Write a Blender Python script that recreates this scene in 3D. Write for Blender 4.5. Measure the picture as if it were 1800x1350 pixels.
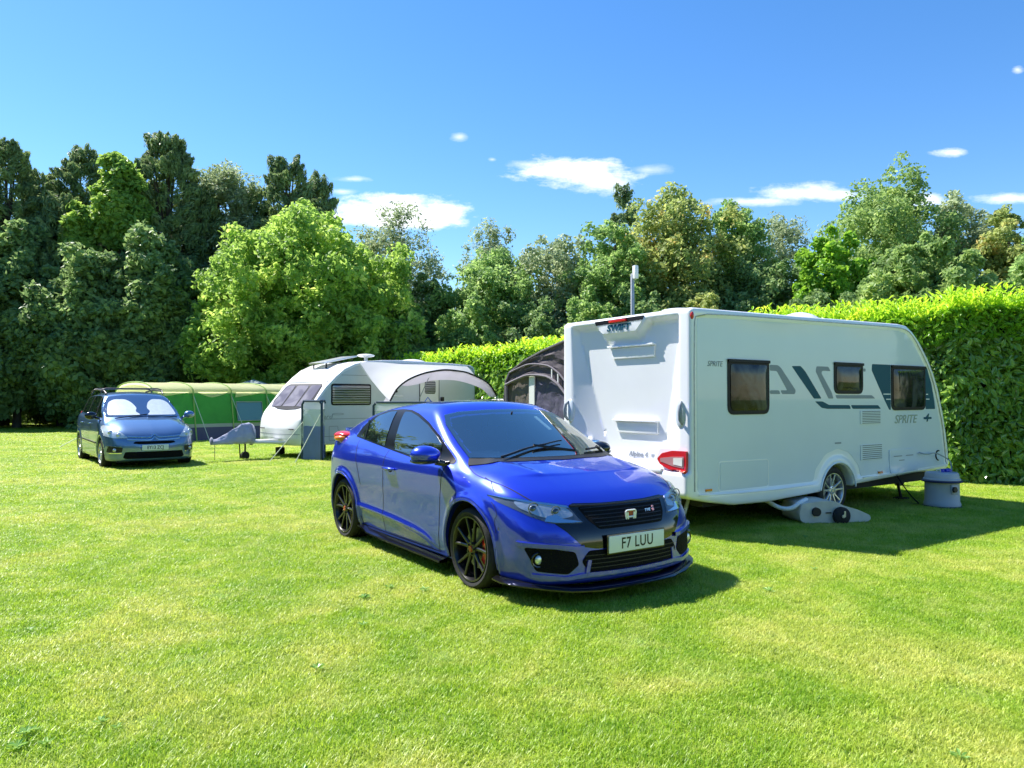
import bpy, bmesh, math, random
import numpy as np
from mathutils import Vector, Matrix
from mathutils.bvhtree import BVHTree
from mathutils import geometry as mgeo

for o in list(bpy.data.objects): bpy.data.objects.remove(o)
scene = bpy.context.scene
R = math.radians
# ------------------------------------------------------------------ camera
CAMH = 1.514
cd = bpy.data.cameras.new('camera'); cam = bpy.data.objects.new('camera', cd)
scene.collection.objects.link(cam); scene.camera = cam
cam.location = (0, 0, CAMH); cam.rotation_euler = (R(90 + 1.039), 0, 0)
cd.sensor_width = 36; cd.lens = 1307 / 1800 * 36; cd.clip_start = .1; cd.clip_end = 3000
# ------------------------------------------------------------------ world
SUN_EL = R(52.5)
SUN_H = Vector((-.86, .51, 0)).normalized()
world = bpy.data.worlds.new('World'); scene.world = world; world.use_nodes = True
def build_world():
    nt = world.node_tree; nt.nodes.clear(); N = nt.nodes.new; L = nt.links.new
    out = N('ShaderNodeOutputWorld'); mix = N('ShaderNodeMixShader')
    bg = N('ShaderNodeBackground'); bg.inputs['Strength'].default_value = .10
    sky = N('ShaderNodeTexSky'); sky.sky_type = 'NISHITA'; sky.sun_disc = False
    sky.sun_elevation = SUN_EL; sky.sun_rotation = math.atan2(SUN_H.x, SUN_H.y)
    sky.air_density = 1.0; sky.dust_density = .12; sky.ozone_density = 2.8; sky.altitude = 50
    hs = N('ShaderNodeHueSaturation'); hs.inputs['Saturation'].default_value = 1.28; hs.inputs['Value'].default_value = 1.02; hs.inputs['Hue'].default_value = .504
    L(sky.outputs[0], hs.inputs['Color']); L(hs.outputs[0], bg.inputs['Color'])
    cb = N('ShaderNodeBackground'); cb.inputs['Color'].default_value = (.93, .96, 1, 1); cb.inputs['Strength'].default_value = .72
    tc = N('ShaderNodeTexCoord'); sep = N('ShaderNodeSeparateXYZ'); L(tc.outputs['Generated'], sep.inputs[0])
    def M(op, a, b=None, clamp=False):
        n = N('ShaderNodeMath'); n.operation = op; n.use_clamp = clamp
        for i, v in enumerate((a, b)):
            if v is None: continue
            if isinstance(v, (int, float)): n.inputs[i].default_value = v
            else: L(v, n.inputs[i])
        return n.outputs[0]
    dy = M('MAXIMUM', sep.outputs['Y'], .05)
    px = M('DIVIDE', sep.outputs['X'], dy); pz = M('DIVIDE', sep.outputs['Z'], dy)
    comb = N('ShaderNodeCombineXYZ'); L(px, comb.inputs[0]); L(pz, comb.inputs[1])
    mp = N('ShaderNodeMapping'); mp.inputs['Scale'].default_value = (1, 2.6, 1); L(comb.outputs[0], mp.inputs[0])
    nz = N('ShaderNodeTexNoise'); nz.inputs['Scale'].default_value = 16; nz.inputs['Detail'].default_value = 9; nz.inputs['Roughness'].default_value = .68
    L(mp.outputs[0], nz.inputs['Vector'])
    nc = M('SUBTRACT', nz.outputs['Fac'], .5)
    clouds = [(1015, 300, 108, 26, 1.3), (1060, 318, 55, 22, 1.0), (695, 374, 130, 32, 1.6), (765, 374, 62, 24, 1.5), (1430, 338, 110, 17, 1.0), (1330, 352, 90, 9, .7),
              (1678, 266, 34, 8, .85), (1770, 348, 60, 10, .8), (808, 238, 17, 8, .5), (620, 313, 36, 6, .55), (1140, 296, 40, 10, .35), (1615, 352, 50, 14, 1.0),
              (1796, 118, 12, 8, .6), (930, 287, 40, 9, .5), (600, 335, 26, 6, .5), (865, 278, 8, 4, .5)]
    tot = None
    for u, v, a, b, s in clouds:
        cx = (u - 900) / 1307; cz = (698.7 - v) / 1307; a /= 1307; b /= 1307
        ex = M('POWER', M('ABSOLUTE', M('DIVIDE', M('SUBTRACT', px, cx), a)), 2); ez = M('POWER', M('ABSOLUTE', M('DIVIDE', M('SUBTRACT', pz, cz), b)), 2)
        r = M('SQRT', M('ADD', ex, ez))
        t = M('SUBTRACT', 1.0, r)
        t = M('ADD', t, M('MULTIPLY', nc, 2.3)); t = M('ADD', t, .12)
        t = M('MULTIPLY', M('MULTIPLY', t, 1.15, ), s, True)
        tot = t if tot is None else M('MAXIMUM', tot, t)
    tot = M('MULTIPLY', tot, M('GREATER_THAN', sep.outputs['Y'], .05))
    tot = M('POWER', tot, 1.2)
    L(tot, mix.inputs[0]); L(bg.outputs[0], mix.inputs[1]); L(cb.outputs[0], mix.inputs[2]); L(mix.outputs[0], out.inputs[0])
build_world()
sd = bpy.data.lights.new('sun', 'SUN'); sun = bpy.data.objects.new('sun', sd); scene.collection.objects.link(sun)
sd.energy = 4.6; sd.angle = R(.5); sd.color = (1, .955, .88)
sdir = Vector((SUN_H.x * math.cos(SUN_EL), SUN_H.y * math.cos(SUN_EL), math.sin(SUN_EL)))
sun.rotation_euler = sdir.to_track_quat('Z', 'Y').to_euler()
scene.view_settings.view_transform = 'Standard'; scene.view_settings.look = 'None'
scene.view_settings.exposure = 1.15; scene.view_settings.gamma = 1
# ------------------------------------------------------------------ helpers
COL = scene.collection
def link(o, parent=None):
    COL.objects.link(o)
    if parent is not None: o.parent = parent
    return o
def tag(o, label=None, cat=None, group=None, kind=None):
    if label: o['label'] = label
    if cat: o['category'] = cat
    if group: o['group'] = group
    if kind: o['kind'] = kind
    return o
def empty(name, loc, rz, label, cat, group=None):
    o = bpy.data.objects.new(name, None); o.location = loc; o.rotation_euler = (0, 0, rz); link(o)
    return tag(o, label, cat, group)
def setin(b, **k):
    for n, v in k.items():
        n = n.replace('_', ' ')
        if n in b.inputs: b.inputs[n].default_value = v
def mat(name, col, rough=.5, metal=0., coat=0., spec=.5, var=.0, vscale=6., bump=0., bscale=40., trans=0., ior=1.45, alpha=1., dirt=None, emit=None, sheen=0.):
    m = bpy.data.materials.new(name); m.use_nodes = True; nt = m.node_tree; b = nt.nodes['Principled BSDF']
    b.inputs['Base Color'].default_value = (*col, 1); b.inputs['Roughness'].default_value = rough; b.inputs['Metallic'].default_value = metal
    b.inputs['Coat Weight'].default_value = coat; b.inputs['Coat Roughness'].default_value = .03; b.inputs['Specular IOR Level'].default_value = spec
    b.inputs['Transmission Weight'].default_value = trans; b.inputs['IOR'].default_value = ior; b.inputs['Alpha'].default_value = alpha
    N = nt.nodes.new; L = nt.links.new
    if var > 0 or bump > 0: tc = N('ShaderNodeTexCoord')
    if var > 0:
        nz = N('ShaderNodeTexNoise'); nz.inputs['Scale'].default_value = vscale; nz.inputs['Detail'].default_value = 5; L(tc.outputs['Object'], nz.inputs['Vector'])
        mx = N('ShaderNodeMix'); mx.data_type = 'RGBA'
        c1 = tuple(max(0, c * (1 - var)) for c in col) if dirt is None else dirt
        mx.inputs['A'].default_value = (*c1, 1); mx.inputs['B'].default_value = (*[min(1, c * (1 + (var if dirt is None else 0))) for c in col], 1)
        cr = N('ShaderNodeMapRange'); cr.inputs['From Min'].default_value = .3 if dirt is None else .2; cr.inputs['From Max'].default_value = .7 if dirt is None else .48
        L(nz.outputs['Fac'], cr.inputs['Value']); L(cr.outputs[0], mx.inputs['Factor']); L(mx.outputs['Result'], b.inputs['Base Color'])
    if bump > 0:
        n2 = N('ShaderNodeTexNoise'); n2.inputs['Scale'].default_value = bscale; n2.inputs['Detail'].default_value = 3; L(tc.outputs['Object'], n2.inputs['Vector'])
        bp = N('ShaderNodeBump'); bp.inputs['Strength'].default_value = bump; bp.inputs['Distance'].default_value = .01
        L(n2.outputs['Fac'], bp.inputs['Height']); L(bp.outputs[0], b.inputs['Normal'])
    return m
def leafmat(name, c1, c2, c3=None, trl=.35, rough=.5, spec=.35, clump=.6):
    """two leaf tones mixed leaf by leaf and in patches, with light passing through the leaves"""
    m = bpy.data.materials.new(name); m.use_nodes = True; nt = m.node_tree; b = nt.nodes['Principled BSDF']; N = nt.nodes.new; L = nt.links.new
    geo = N('ShaderNodeNewGeometry'); tc = N('ShaderNodeTexCoord')
    nz = N('ShaderNodeTexNoise'); nz.inputs['Scale'].default_value = clump; nz.inputs['Detail'].default_value = 3; L(tc.outputs['Object'], nz.inputs['Vector'])
    ad = N('ShaderNodeMath'); ad.operation = 'MULTIPLY_ADD'; ad.inputs[1].default_value = .45; L(geo.outputs['Random Per Island'], ad.inputs[0])
    s2 = N('ShaderNodeMath'); s2.operation = 'MULTIPLY_ADD'; s2.inputs[1].default_value = 1.8; s2.inputs[2].default_value = -.65; L(nz.outputs['Fac'], s2.inputs[0]); L(s2.outputs[0], ad.inputs[2])
    rp = N('ShaderNodeValToRGB'); e = rp.color_ramp.elements
    e[0].position = .1; e[0].color = (*c1, 1); e[1].position = .75; e[1].color = (*c2, 1)
    if c3: k = rp.color_ramp.elements.new(.97); k.color = (*c3, 1)
    L(ad.outputs[0], rp.inputs[0]); L(rp.outputs[0], b.inputs['Base Color'])
    b.inputs['Roughness'].default_value = rough; b.inputs['Specular IOR Level'].default_value = spec
    tr = N('ShaderNodeBsdfTranslucent'); hs = N('ShaderNodeHueSaturation'); hs.inputs['Value'].default_value = 1.25; hs.inputs['Hue'].default_value = .485; L(rp.outputs[0], hs.inputs['Color']); L(hs.outputs[0], tr.inputs['Color'])
    mx = N('ShaderNodeMixShader'); mx.inputs[0].default_value = trl; L(b.outputs[0], mx.inputs[1]); L(tr.outputs[0], mx.inputs[2])
    L(mx.outputs[0], nt.nodes['Material Output'].inputs['Surface'])
    return m
def npmesh(name, V, Fq, m=None, parent=None, smooth=False):
    """numpy quads/tris -> object"""
    V = np.asarray(V, dtype=np.float32); Fq = np.asarray(Fq, dtype=np.int32)
    me = bpy.data.meshes.new(name); n = Fq.shape[1]
    me.vertices.add(len(V)); me.vertices.foreach_set('co', V.ravel())
    me.loops.add(Fq.size); me.loops.foreach_set('vertex_index', Fq.ravel())
    me.polygons.add(len(Fq)); me.polygons.foreach_set('loop_start', np.arange(0, Fq.size, n, dtype=np.int32)); me.polygons.foreach_set('loop_total', np.full(len(Fq), n, dtype=np.int32))
    me.polygons.foreach_set('use_smooth', np.full(len(Fq), smooth))
    me.update(calc_edges=True); me.validate()
    if m: me.materials.append(m)
    o = bpy.data.objects.new(name, me); return link(o, parent)
class MB:
    """collects shapes for ONE mesh object"""
    def __init__(s): s.v = []; s.f = []; s.sm = []
    def add(s, v, f, smooth=False):
        k = len(s.v); s.v += [tuple(p) for p in v]; s.f += [tuple(i + k for i in q) for q in f]; s.sm += [smooth] * len(f); return s
    def box(s, c, d, rot=None, bev=0):
        hx, hy, hz = d[0] / 2, d[1] / 2, d[2] / 2; bm = bmesh.new(); bmesh.ops.create_cube(bm, size=1)
        for v in bm.verts: v.co = Vector((v.co.x * d[0], v.co.y * d[1], v.co.z * d[2]))
        if bev > 0: bmesh.ops.bevel(bm, geom=bm.edges[:], offset=min(bev, min(d) * .45), segments=2, profile=.6, affect='EDGES')
        M = Matrix.Translation(Vector(c)) @ (rot.to_4x4() if rot is not None else Matrix())
        bm.verts.index_update(); s.add([M @ v.co for v in bm.verts], [[v.index for v in f.verts] for f in bm.faces], False); bm.free(); return s
    def tube(s, pts, r, n=8, cap=True, r2=None, closed=False):
        pts = [Vector(p) for p in pts]; m = len(pts); rs = r if isinstance(r, (list, tuple)) else [r + ((r2 if r2 is not None else r) - r) * i / max(1, m - 1) for i in range(m)]
        V = []; up = None
        for i, p in enumerate(pts):
            a = pts[(i + 1) % m] if (i < m - 1 or closed) else p; b = pts[i - 1] if (i > 0 or closed) else p
            t = (a - b).normalized()
            if up is None:
                up = Vector((0, 0, 1)) if abs(t.z) < .9 else Vector((1, 0, 0))
            x = t.cross(up)
            if x.length < 1e-5: x = t.orthogonal()
            x.normalize(); y = x.cross(t).normalized(); up = y
            for k in range(n): an = 2 * math.pi * k / n; V.append(p + (x * math.cos(an) + y * math.sin(an)) * rs[i])
        F = []
        for i in range(m if closed else m - 1):
            j = (i + 1) % m
            for k in range(n): F.append((i * n + k, i * n + (k + 1) % n, j * n + (k + 1) % n, j * n + k))
        if cap and not closed: F.append(tuple(range(n - 1, -1, -1))); F.append(tuple((m - 1) * n + k for k in range(n)))
        return s.add(V, F, True)
    def lathe(s, prof, n=32, c=(0, 0, 0), axis='z', closed=False, cap=False):
        """prof: (radius, height) list"""
        V = []; c = Vector(c)
        for r, h in prof:
            for k in range(n):
                a = 2 * math.pi * k / n; p = (r * math.cos(a), r * math.sin(a), h)
                if axis == 'y': p = (p[0], p[2], p[1])
                elif axis == 'x': p = (p[2], p[0], p[1])
                V.append(c + Vector(p))
        F = []; m = len(prof)
        for i in range(m if closed else m - 1):
            j = (i + 1) % m
            for k in range(n): F.append((i * n + k, i * n + (k + 1) % n, j * n + (k + 1) % n, j * n + k))
        if cap: F.append(tuple(range(n))); F.append(tuple((m - 1) * n + k for k in range(n)))
        return s.add(V, F, True)
    def prism(s, poly, d, M=None, bev=0):
        """poly in local xy extruded by d along z, placed by matrix M"""
        bm = bmesh.new(); vs = [bm.verts.new((p[0], p[1], 0)) for p in poly]; f = bm.faces.new(vs)
        r = bmesh.ops.extrude_face_region(bm, geom=[f]); bmesh.ops.translate(bm, vec=(0, 0, d), verts=[g for g in r['geom'] if isinstance(g, bmesh.types.BMVert)])
        if bev > 0: bmesh.ops.bevel(bm, geom=bm.edges[:], offset=bev, segments=2, affect='EDGES', clamp_overlap=True)
        bmesh.ops.recalc_face_normals(bm, faces=bm.faces[:])
        M = M or Matrix(); bm.verts.index_update(); s.add([M @ v.co for v in bm.verts], [[v.index for v in q.verts] for q in bm.faces]); bm.free(); return s
    def ellipsoid(s, c, r, rot=None, seg=20, ring=12, f=None):
        V = []; F = []; M = rot.to_3x3() if rot is not None else Matrix.Identity(3)
        for i in range(ring + 1):
            t = math.pi * i / ring
            for k in range(seg):
                a = 2 * math.pi * k / seg; p = Vector((math.sin(t) * math.cos(a), math.sin(t) * math.sin(a), math.cos(t)))
                if f: p = Vector(f(p))
                V.append(M @ Vector((p.x * r[0], p.y * r[1], p.z * r[2])) + Vector(c))
        for i in range(ring):
            for k in range(seg): F.append((i * seg + k, (i + 1) * seg + k, (i + 1) * seg + (k + 1) % seg, i * seg + (k + 1) % seg))
        return s.add(V, F, True)
    def build(s, name, m, parent=None, recalc=True):
        me = bpy.data.meshes.new(name); me.from_pydata(s.v, [], s.f); me.polygons.foreach_set('use_smooth', s.sm)
        bm = bmesh.new(); bm.from_mesh(me); bmesh.ops.remove_doubles(bm, verts=bm.verts, dist=1e-5); (bmesh.ops.recalc_face_normals(bm, faces=bm.faces[:]) if recalc else None); bm.to_mesh(me); bm.free()
        try: me.set_sharp_from_angle(angle=R(38))
        except Exception: pass
        me.update(); me.materials.append(m); return link(bpy.data.objects.new(name, me), parent)
def herm(x, xs, ys):
    """monotone cubic interpolation"""
    xs = np.array(xs, float); ys = np.array(ys, float); h = np.diff(xs); d = np.diff(ys) / h; m = np.zeros(len(xs)); m[0] = d[0]; m[-1] = d[-1]
    for i in range(1, len(xs) - 1):
        if d[i - 1] * d[i] > 0: m[i] = 3 * (h[i - 1] + h[i]) / ((2 * h[i] + h[i - 1]) / d[i - 1] + (h[i] + 2 * h[i - 1]) / d[i])
    x = np.clip(x, xs[0], xs[-1]); i = np.clip(np.searchsorted(xs, x, side='right') - 1, 0, len(h) - 1); t = (x - xs[i]) / h[i]
    return (2 * t**3 - 3 * t**2 + 1) * ys[i] + (t**3 - 2 * t**2 + t) * h[i] * m[i] + (-2 * t**3 + 3 * t**2) * ys[i + 1] + (t**3 - t**2) * h[i] * m[i + 1]
def smax(a, b, k): h = np.maximum(k - np.abs(a - b), 0) / k; return np.maximum(a, b) + h * h * k / 4
def smin(a, b, k): return -smax(-a, -b, k)
def sstep(a, b, x): t = np.clip((x - a) / (b - a), 0, 1); return t * t * (3 - 2 * t)
def sdpoly(x, z, P):
    """signed distance to a polygon, vectorised; x,z broadcast"""
    P = [np.array(p, float) for p in P]; x, z = np.broadcast_arrays(x, z); d = np.full(x.shape, 1e9); s = np.ones(x.shape)
    for i in range(len(P)):
        a, b = P[i], P[i - 1]; ex, ez = b - a; wx, wz = x - a[0], z - a[1]; t = np.clip((wx * ex + wz * ez) / (ex * ex + ez * ez), 0, 1)
        d = np.minimum(d, (wx - ex * t)**2 + (wz - ez * t)**2)
        c1 = z >= a[1]; c2 = z < b[1]; c3 = ex * wz > ez * wx
        s = np.where((c1 & c2 & c3) | (~c1 & ~c2 & ~c3), -s, s)
    return s * np.sqrt(d)
def isosurf(name, F, lo, hi, h, m, parent, keep=None):
    ax = [np.arange(lo[i], hi[i] + h, h) for i in range(3)]
    V = np.broadcast_to(F(ax[0][:, None, None], ax[1][None, :, None], ax[2][None, None, :]), tuple(len(a) for a in ax))
    S = V < 0; c = S[:-1, :-1, :-1].astype(np.int8)
    for dx in (0, 1):
        for dy in (0, 1):
            for dz in (0, 1):
                if dx + dy + dz: c = c + S[dx:S.shape[0] - 1 + dx, dy:S.shape[1] - 1 + dy, dz:S.shape[2] - 1 + dz]
    act = (c > 0) & (c < 8); idx = np.full(act.shape, -1, np.int64); ii = np.argwhere(act); idx[act] = np.arange(len(ii))
    P0 = np.array(lo) + (ii + .5) * h; P = P0.copy(); e = h * .05
    def ev(P): return F(P[:, 0], P[:, 1], P[:, 2])
    def grad(P): return np.stack([(ev(P + np.eye(3)[k] * e) - ev(P - np.eye(3)[k] * e)) / (2 * e) for k in range(3)], -1)
    for it in range(5):
        g = grad(P); f = ev(P); P = P - (f / np.maximum((g * g).sum(-1), .15))[:, None] * g
        P = P0 + np.clip(P - P0, -.75 * h, .75 * h)
    quads = []
    def q(Sa, Sb, offs, sl):
        e1 = np.argwhere(Sa != Sb)
        return e1
    nx, ny, nz = S.shape
    for axn in range(3):
        sa = [slice(None)] * 3; sb = [slice(None)] * 3; sa[axn] = slice(0, -1); sb[axn] = slice(1, None)
        D = S[tuple(sa)] != S[tuple(sb)]; E1 = np.argwhere(D); o1, o2 = [(1, 2), (2, 0), (0, 1)][axn]
        ok = (E1[:, o1] > 0) & (E1[:, o2] > 0) & (E1[:, o1] < S.shape[o1] - 1) & (E1[:, o2] < S.shape[o2] - 1); E1 = E1[ok]
        a = E1.copy(); b = E1.copy(); b[:, o1] -= 1; cc = b.copy(); cc[:, o2] -= 1; dd = E1.copy(); dd[:, o2] -= 1
        Q = np.stack([idx[tuple(t.T)] for t in (a, b, cc, dd)], -1); ins = S[tuple(E1.T)]
        Q[~ins] = Q[~ins][:, ::-1]; quads.append(Q)
    Q = np.concatenate(quads); Q = Q[(Q >= 0).all(1)]
    G = grad(P); G /= np.maximum(np.linalg.norm(G, axis=1), 1e-6)[:, None]
    o = npmesh(name, P, Q, None, parent, True); me = o.data; me.materials.append(m)
    if keep is not None:
        C = P[Q].mean(1); kill = ~keep(C)
        bm = bmesh.new(); bm.from_mesh(me); bm.faces.ensure_lookup_table(); full = BVHTree.FromBMesh(bm)
        bmesh.ops.delete(bm, geom=[bm.faces[i] for i in np.nonzero(kill)[0]], context='FACES'); bm.to_mesh(me); bm.free()
        o['_t'] = 0; del o['_t']
        return o, full
    return o, BVHTree.FromPolygons([tuple(p) for p in P], [tuple(int(t) for t in f) for f in Q])
def chaikin(P, n=2, closed=True):
    for _ in range(n):
        Q = []
        m = len(P)
        for i in range(m if closed else m - 1):
            a = P[i]; b = P[(i + 1) % m]
            Q += [tuple(a[k] * .75 + b[k] * .25 for k in range(len(a))), tuple(a[k] * .25 + b[k] * .75 for k in range(len(a)))]
        if not closed: Q = [P[0]] + Q + [P[-1]]
        P = Q
    return P
def rpoly(P, r, n=4):
    """round each corner of a polygon by radius-like distance r"""
    out = []
    m = len(P); rr = r if isinstance(r, (list, tuple)) else [r] * m
    for i in range(m):
        p = Vector(P[i]); a = Vector(P[i - 1]); b = Vector(P[(i + 1) % m]); da = (a - p); db = (b - p); d = min(rr[i], da.length * .48, db.length * .48)
        if d < 1e-4: out.append(tuple(p)); continue
        s = p + da.normalized() * d; e = p + db.normalized() * d
        for k in range(n + 1): t = k / n; out.append(tuple(s * (1 - t)**2 + p * 2 * t * (1 - t) + e * t * t))
    return out
def resamp(P, step, closed=True):
    out = []; m = len(P)
    for i in range(m if closed else m - 1):
        a = Vector(P[i]); b = Vector(P[(i + 1) % m]); k = max(1, int(math.ceil((b - a).length / step)))
        for j in range(k): out.append(tuple(a.lerp(b, j / k)))
    if not closed: out.append(tuple(P[-1]))
    return out
DIRS = {'R': (lambda a, b: Vector((a, -4, b)), Vector((0, 1, 0))), 'L': (lambda a, b: Vector((a, 4, b)), Vector((0, -1, 0))), 'F': (lambda a, b: Vector((7, a, b)), Vector((-1, 0, 0))),
        'B': (lambda a, b: Vector((-4, a, b)), Vector((1, 0, 0))), 'T': (lambda a, b: Vector((a, b, 4)), Vector((0, 0, -1)))}
class Skin:
    """puts trim, glass and lines onto a body surface"""
    def __init__(s, bvh, root): s.b = bvh; s.root = root
    def hit(s, d, a, b):
        o, dr = DIRS[d]; l, n, i, _ = s.b.ray_cast(o(a, b), dr)
        if l is None: return None, None
        if n.dot(dr) > 0: n = -n
        return l, n
    def shell(s, name, poly, d, off, m, res=.04, rim=.006, parent=None, flat=None, dome=0):
        bd = resamp(poly, res); nb = len(bd); xs = [p[0] for p in bd]; ys = [p[1] for p in bd]; pts = [Vector(p) for p in bd]
        x = min(xs) + res * .5
        sg = lambda px, py: sdpoly(np.array([px]), np.array([py]), bd)[0]
        gx, gy = np.meshgrid(np.arange(min(xs) + res * .4, max(xs), res), np.arange(min(ys) + res * .4, max(ys), res)); gx = gx.ravel(); gy = gy.ravel()
        sdv = sdpoly(gx, gy, bd); k = sdv < -res * .35; pts += [Vector((float(a), float(b))) for a, b in zip(gx[k], gy[k])]
        dep = [0] * nb + [float(-v) for v in sdv[k]]
        r = mgeo.delaunay_2d_cdt(pts, [(i, (i + 1) % nb) for i in range(nb)], [], 1, 1e-5)
        vs, es, fs, ov = r[0], r[1], r[2], r[3]
        V = []; ok = []; Nn = []
        for i, p in enumerate(vs):
            l, n = s.hit(d, p.x, p.y)
            if l is None: V.append(Vector()); Nn.append(Vector((0, 0, 1))); ok.append(False)
            else:
                dd = dep[ov[i][0]] if ov[i] else 0
                V.append(l + n * (off + dome * min(1, dd / .06))); Nn.append(n); ok.append(True)
        F = []
        for f in fs:
            if not all(ok[i] for i in f): continue
            q = (V[f[1]] - V[f[0]]).cross(V[f[2]] - V[f[0]]); F.append(tuple(f) if q.dot(Nn[f[0]]) > 0 else tuple(reversed(f)))
        mb = MB()
        # rim down to the surface
        cnt = {}
        for f in F:
            for i in range(len(f)):
                e = (f[i], f[(i + 1) % len(f)]); cnt[tuple(sorted(e))] = cnt.get(tuple(sorted(e)), []) + [e]
        V2 = list(V); mp = {}
        FF = list(F)
        if rim:
            for kx, e in cnt.items():
                if len(e) == 1:
                    a, b = e[0]
                    for t in (a, b):
                        if t not in mp: mp[t] = len(V2); V2.append(V[t] - Nn[t] * (off + rim))
                    FF.append((b, a, mp[a], mp[b]))
        mb.add(V2, FF, True); return mb.build(name, m, parent or s.root, recalc=False)
    def strip(s, mb, path, d, w, off=.0015, step=.03, h=None):
        P = resamp(path, step, False); pr = []
        for p in P:
            l, n = s.hit(d, *p)
            if l is not None: pr.append((l, n))
        V = []; F = []
        for i, (l, n) in enumerate(pr):
            t = (pr[min(i + 1, len(pr) - 1)][0] - pr[max(i - 1, 0)][0]); 
            if t.length < 1e-6: t = Vector((1, 0, 0))
            x = t.normalized().cross(n).normalized() * w / 2
            if h: V += [l - x - n * .002, l - x * .8 + n * h, l + x * .8 + n * h, l + x - n * .002]
            else: V += [l - x + n * off, l + x + n * off]
        k = 4 if h else 2
        for i in range(len(pr) - 1):
            for j in range(k - 1): F.append((i * k + j, i * k + j + 1, (i + 1) * k + j + 1, (i + 1) * k + j))
        return mb.add(V, F, True)
def textmesh(name, s, size, m, parent, M, ext=.001, bold=0., shear=0., sx=1., align='CENTER', space=1.):
    cu = bpy.data.curves.new(name, 'FONT'); cu.body = s; cu.size = size; cu.extrude = ext; cu.offset = bold; cu.shear = shear; cu.align_x = align; cu.align_y = 'CENTER'; cu.space_character = space; cu.resolution_u = 3
    t = bpy.data.objects.new('tmp_text', cu); COL.objects.link(t); dg = bpy.context.evaluated_depsgraph_get(); me = bpy.data.meshes.new_from_object(t.evaluated_get(dg)); bpy.data.objects.remove(t)
    me.transform(M @ Matrix.Diagonal((sx, 1, 1, 1))); me.name = name; me.materials.clear(); me.materials.append(m); o = bpy.data.objects.new(name, me); return link(o, parent)
def frame_mat(o, x, y):
    """matrix whose local x,y axes are the given directions, at o"""
    x = Vector(x).normalized(); y = Vector(y); y = (y - x * y.dot(x)).normalized(); z = x.cross(y); M = Matrix((x, y, z)).transposed().to_4x4(); M.translation = Vector(o); return M
# ------------------------------------------------------------------ setting: ground
def soilmat():
    m = mat('turf_soil', (.10, .17, .02), .95); nt = m.node_tree; N = nt.nodes.new; L = nt.links.new; b = nt.nodes['Principled BSDF']; geo = N('ShaderNodeNewGeometry'); prev = None
    for sc, a, c in ((.6, (.12, .21, .015), (.18, .26, .03)), (60., (.05, .09, .01), (.24, .32, .04)), (9., (.09, .15, .012), (.24, .28, .05))):
        n = N('ShaderNodeTexNoise'); n.inputs['Scale'].default_value = sc; n.inputs['Detail'].default_value = 5; L(geo.outputs['Position'], n.inputs['Vector']); r = N('ShaderNodeValToRGB'); e = r.color_ramp.elements; e[0].position = .38; e[0].color = (*a, 1); e[1].position = .62; e[1].color = (*c, 1); L(n.outputs['Fac'], r.inputs[0])
        if prev is None: prev = r.outputs[0]
        else:
            x = N('ShaderNodeMix'); x.data_type = 'RGBA'; x.inputs['Factor'].default_value = .45; L(prev, x.inputs['A']); L(r.outputs[0], x.inputs['B']); prev = x.outputs['Result']
    L(prev, b.inputs['Base Color']); return m
gm = soilmat()
def ground():
    n = 40; V = [(-600, -60, 0), (600, -60, 0), (600, 900, 0), (-600, 900, 0)]
    o = npmesh('ground', V, [(0, 1, 2, 3)], gm); tag(o, kind='structure', label='flat mown camping field'); return o
ground()
# ------------------------------------------------------------------ mown grass
def grassmat():
    m = bpy.data.materials.new('grass_blades'); m.use_nodes = True; nt = m.node_tree; b = nt.nodes['Principled BSDF']; N = nt.nodes.new; L = nt.links.new
    geo = N('ShaderNodeNewGeometry')
    def noise(s, d=3, dist=0.):
        n = N('ShaderNodeTexNoise'); n.inputs['Scale'].default_value = s; n.inputs['Detail'].default_value = d; n.inputs['Distortion'].default_value = dist; L(geo.outputs['Position'], n.inputs['Vector']); return n.outputs['Fac']
    def ramp(f, st):
        r = N('ShaderNodeValToRGB'); e = r.color_ramp.elements; e[0].position, e[0].color = st[0][0], (*st[0][1], 1); e[1].position, e[1].color = st[-1][0], (*st[-1][1], 1)
        for p, c in st[1:-1]: k = e.new(p); k.color = (*c, 1)
        L(f, r.inputs[0]); return r.outputs[0]
    def mix(f, a, bb, mode='MIX'):
        x = N('ShaderNodeMix'); x.data_type = 'RGBA'; x.blend_type = mode
        for k, v in (('Factor', f), ('A', a), ('B', bb)):
            if isinstance(v, (int, float)): x.inputs[k].default_value = v
            elif isinstance(v, tuple): x.inputs[k].default_value = (*v, 1)
            else: L(v, x.inputs[k])
        return x.outputs['Result']
    base = ramp(noise(.7, 5, .6), [(.41, (0.226, 0.403, 0.015)), (.5, (0.388, 0.525, 0.032)), (.59, (0.66, 0.62, 0.17))])
    fine = ramp(noise(3.1, 5, .6), [(.38, (0.182, 0.380, 0.015)), (.52, (0.388, 0.520, 0.045)), (.62, (0.72, 0.68, 0.24)), (.72, (0.452, 0.627, 0.234))])
    c = mix(.45, base, fine)
    rnd = ramp(geo.outputs['Random Per Island'], [(.0, (0.097, 0.200, 0.011)), (.3, (0.280, 0.448, 0.024)), (.7, (0.603, 0.694, 0.092)), (1., (0.883, 0.950, 0.389))])
    c = mix(.40, c, rnd); L(c, b.inputs['Base Color']); b.inputs['Roughness'].default_value = .42; b.inputs['Specular IOR Level'].default_value = .45
    tr = N('ShaderNodeBsdfTranslucent'); hs = N('ShaderNodeHueSaturation'); hs.inputs['Value'].default_value = 1.3; L(c, hs.inputs['Color']); L(hs.outputs[0], tr.inputs[0])
    ms = N('ShaderNodeMixShader'); ms.inputs[0].default_value = .45; L(b.outputs[0], ms.inputs[1]); L(tr.outputs[0], ms.inputs[2]); L(ms.outputs[0], nt.nodes['Material Output'].inputs[0]); return m
M_grass = grassmat()
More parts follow.
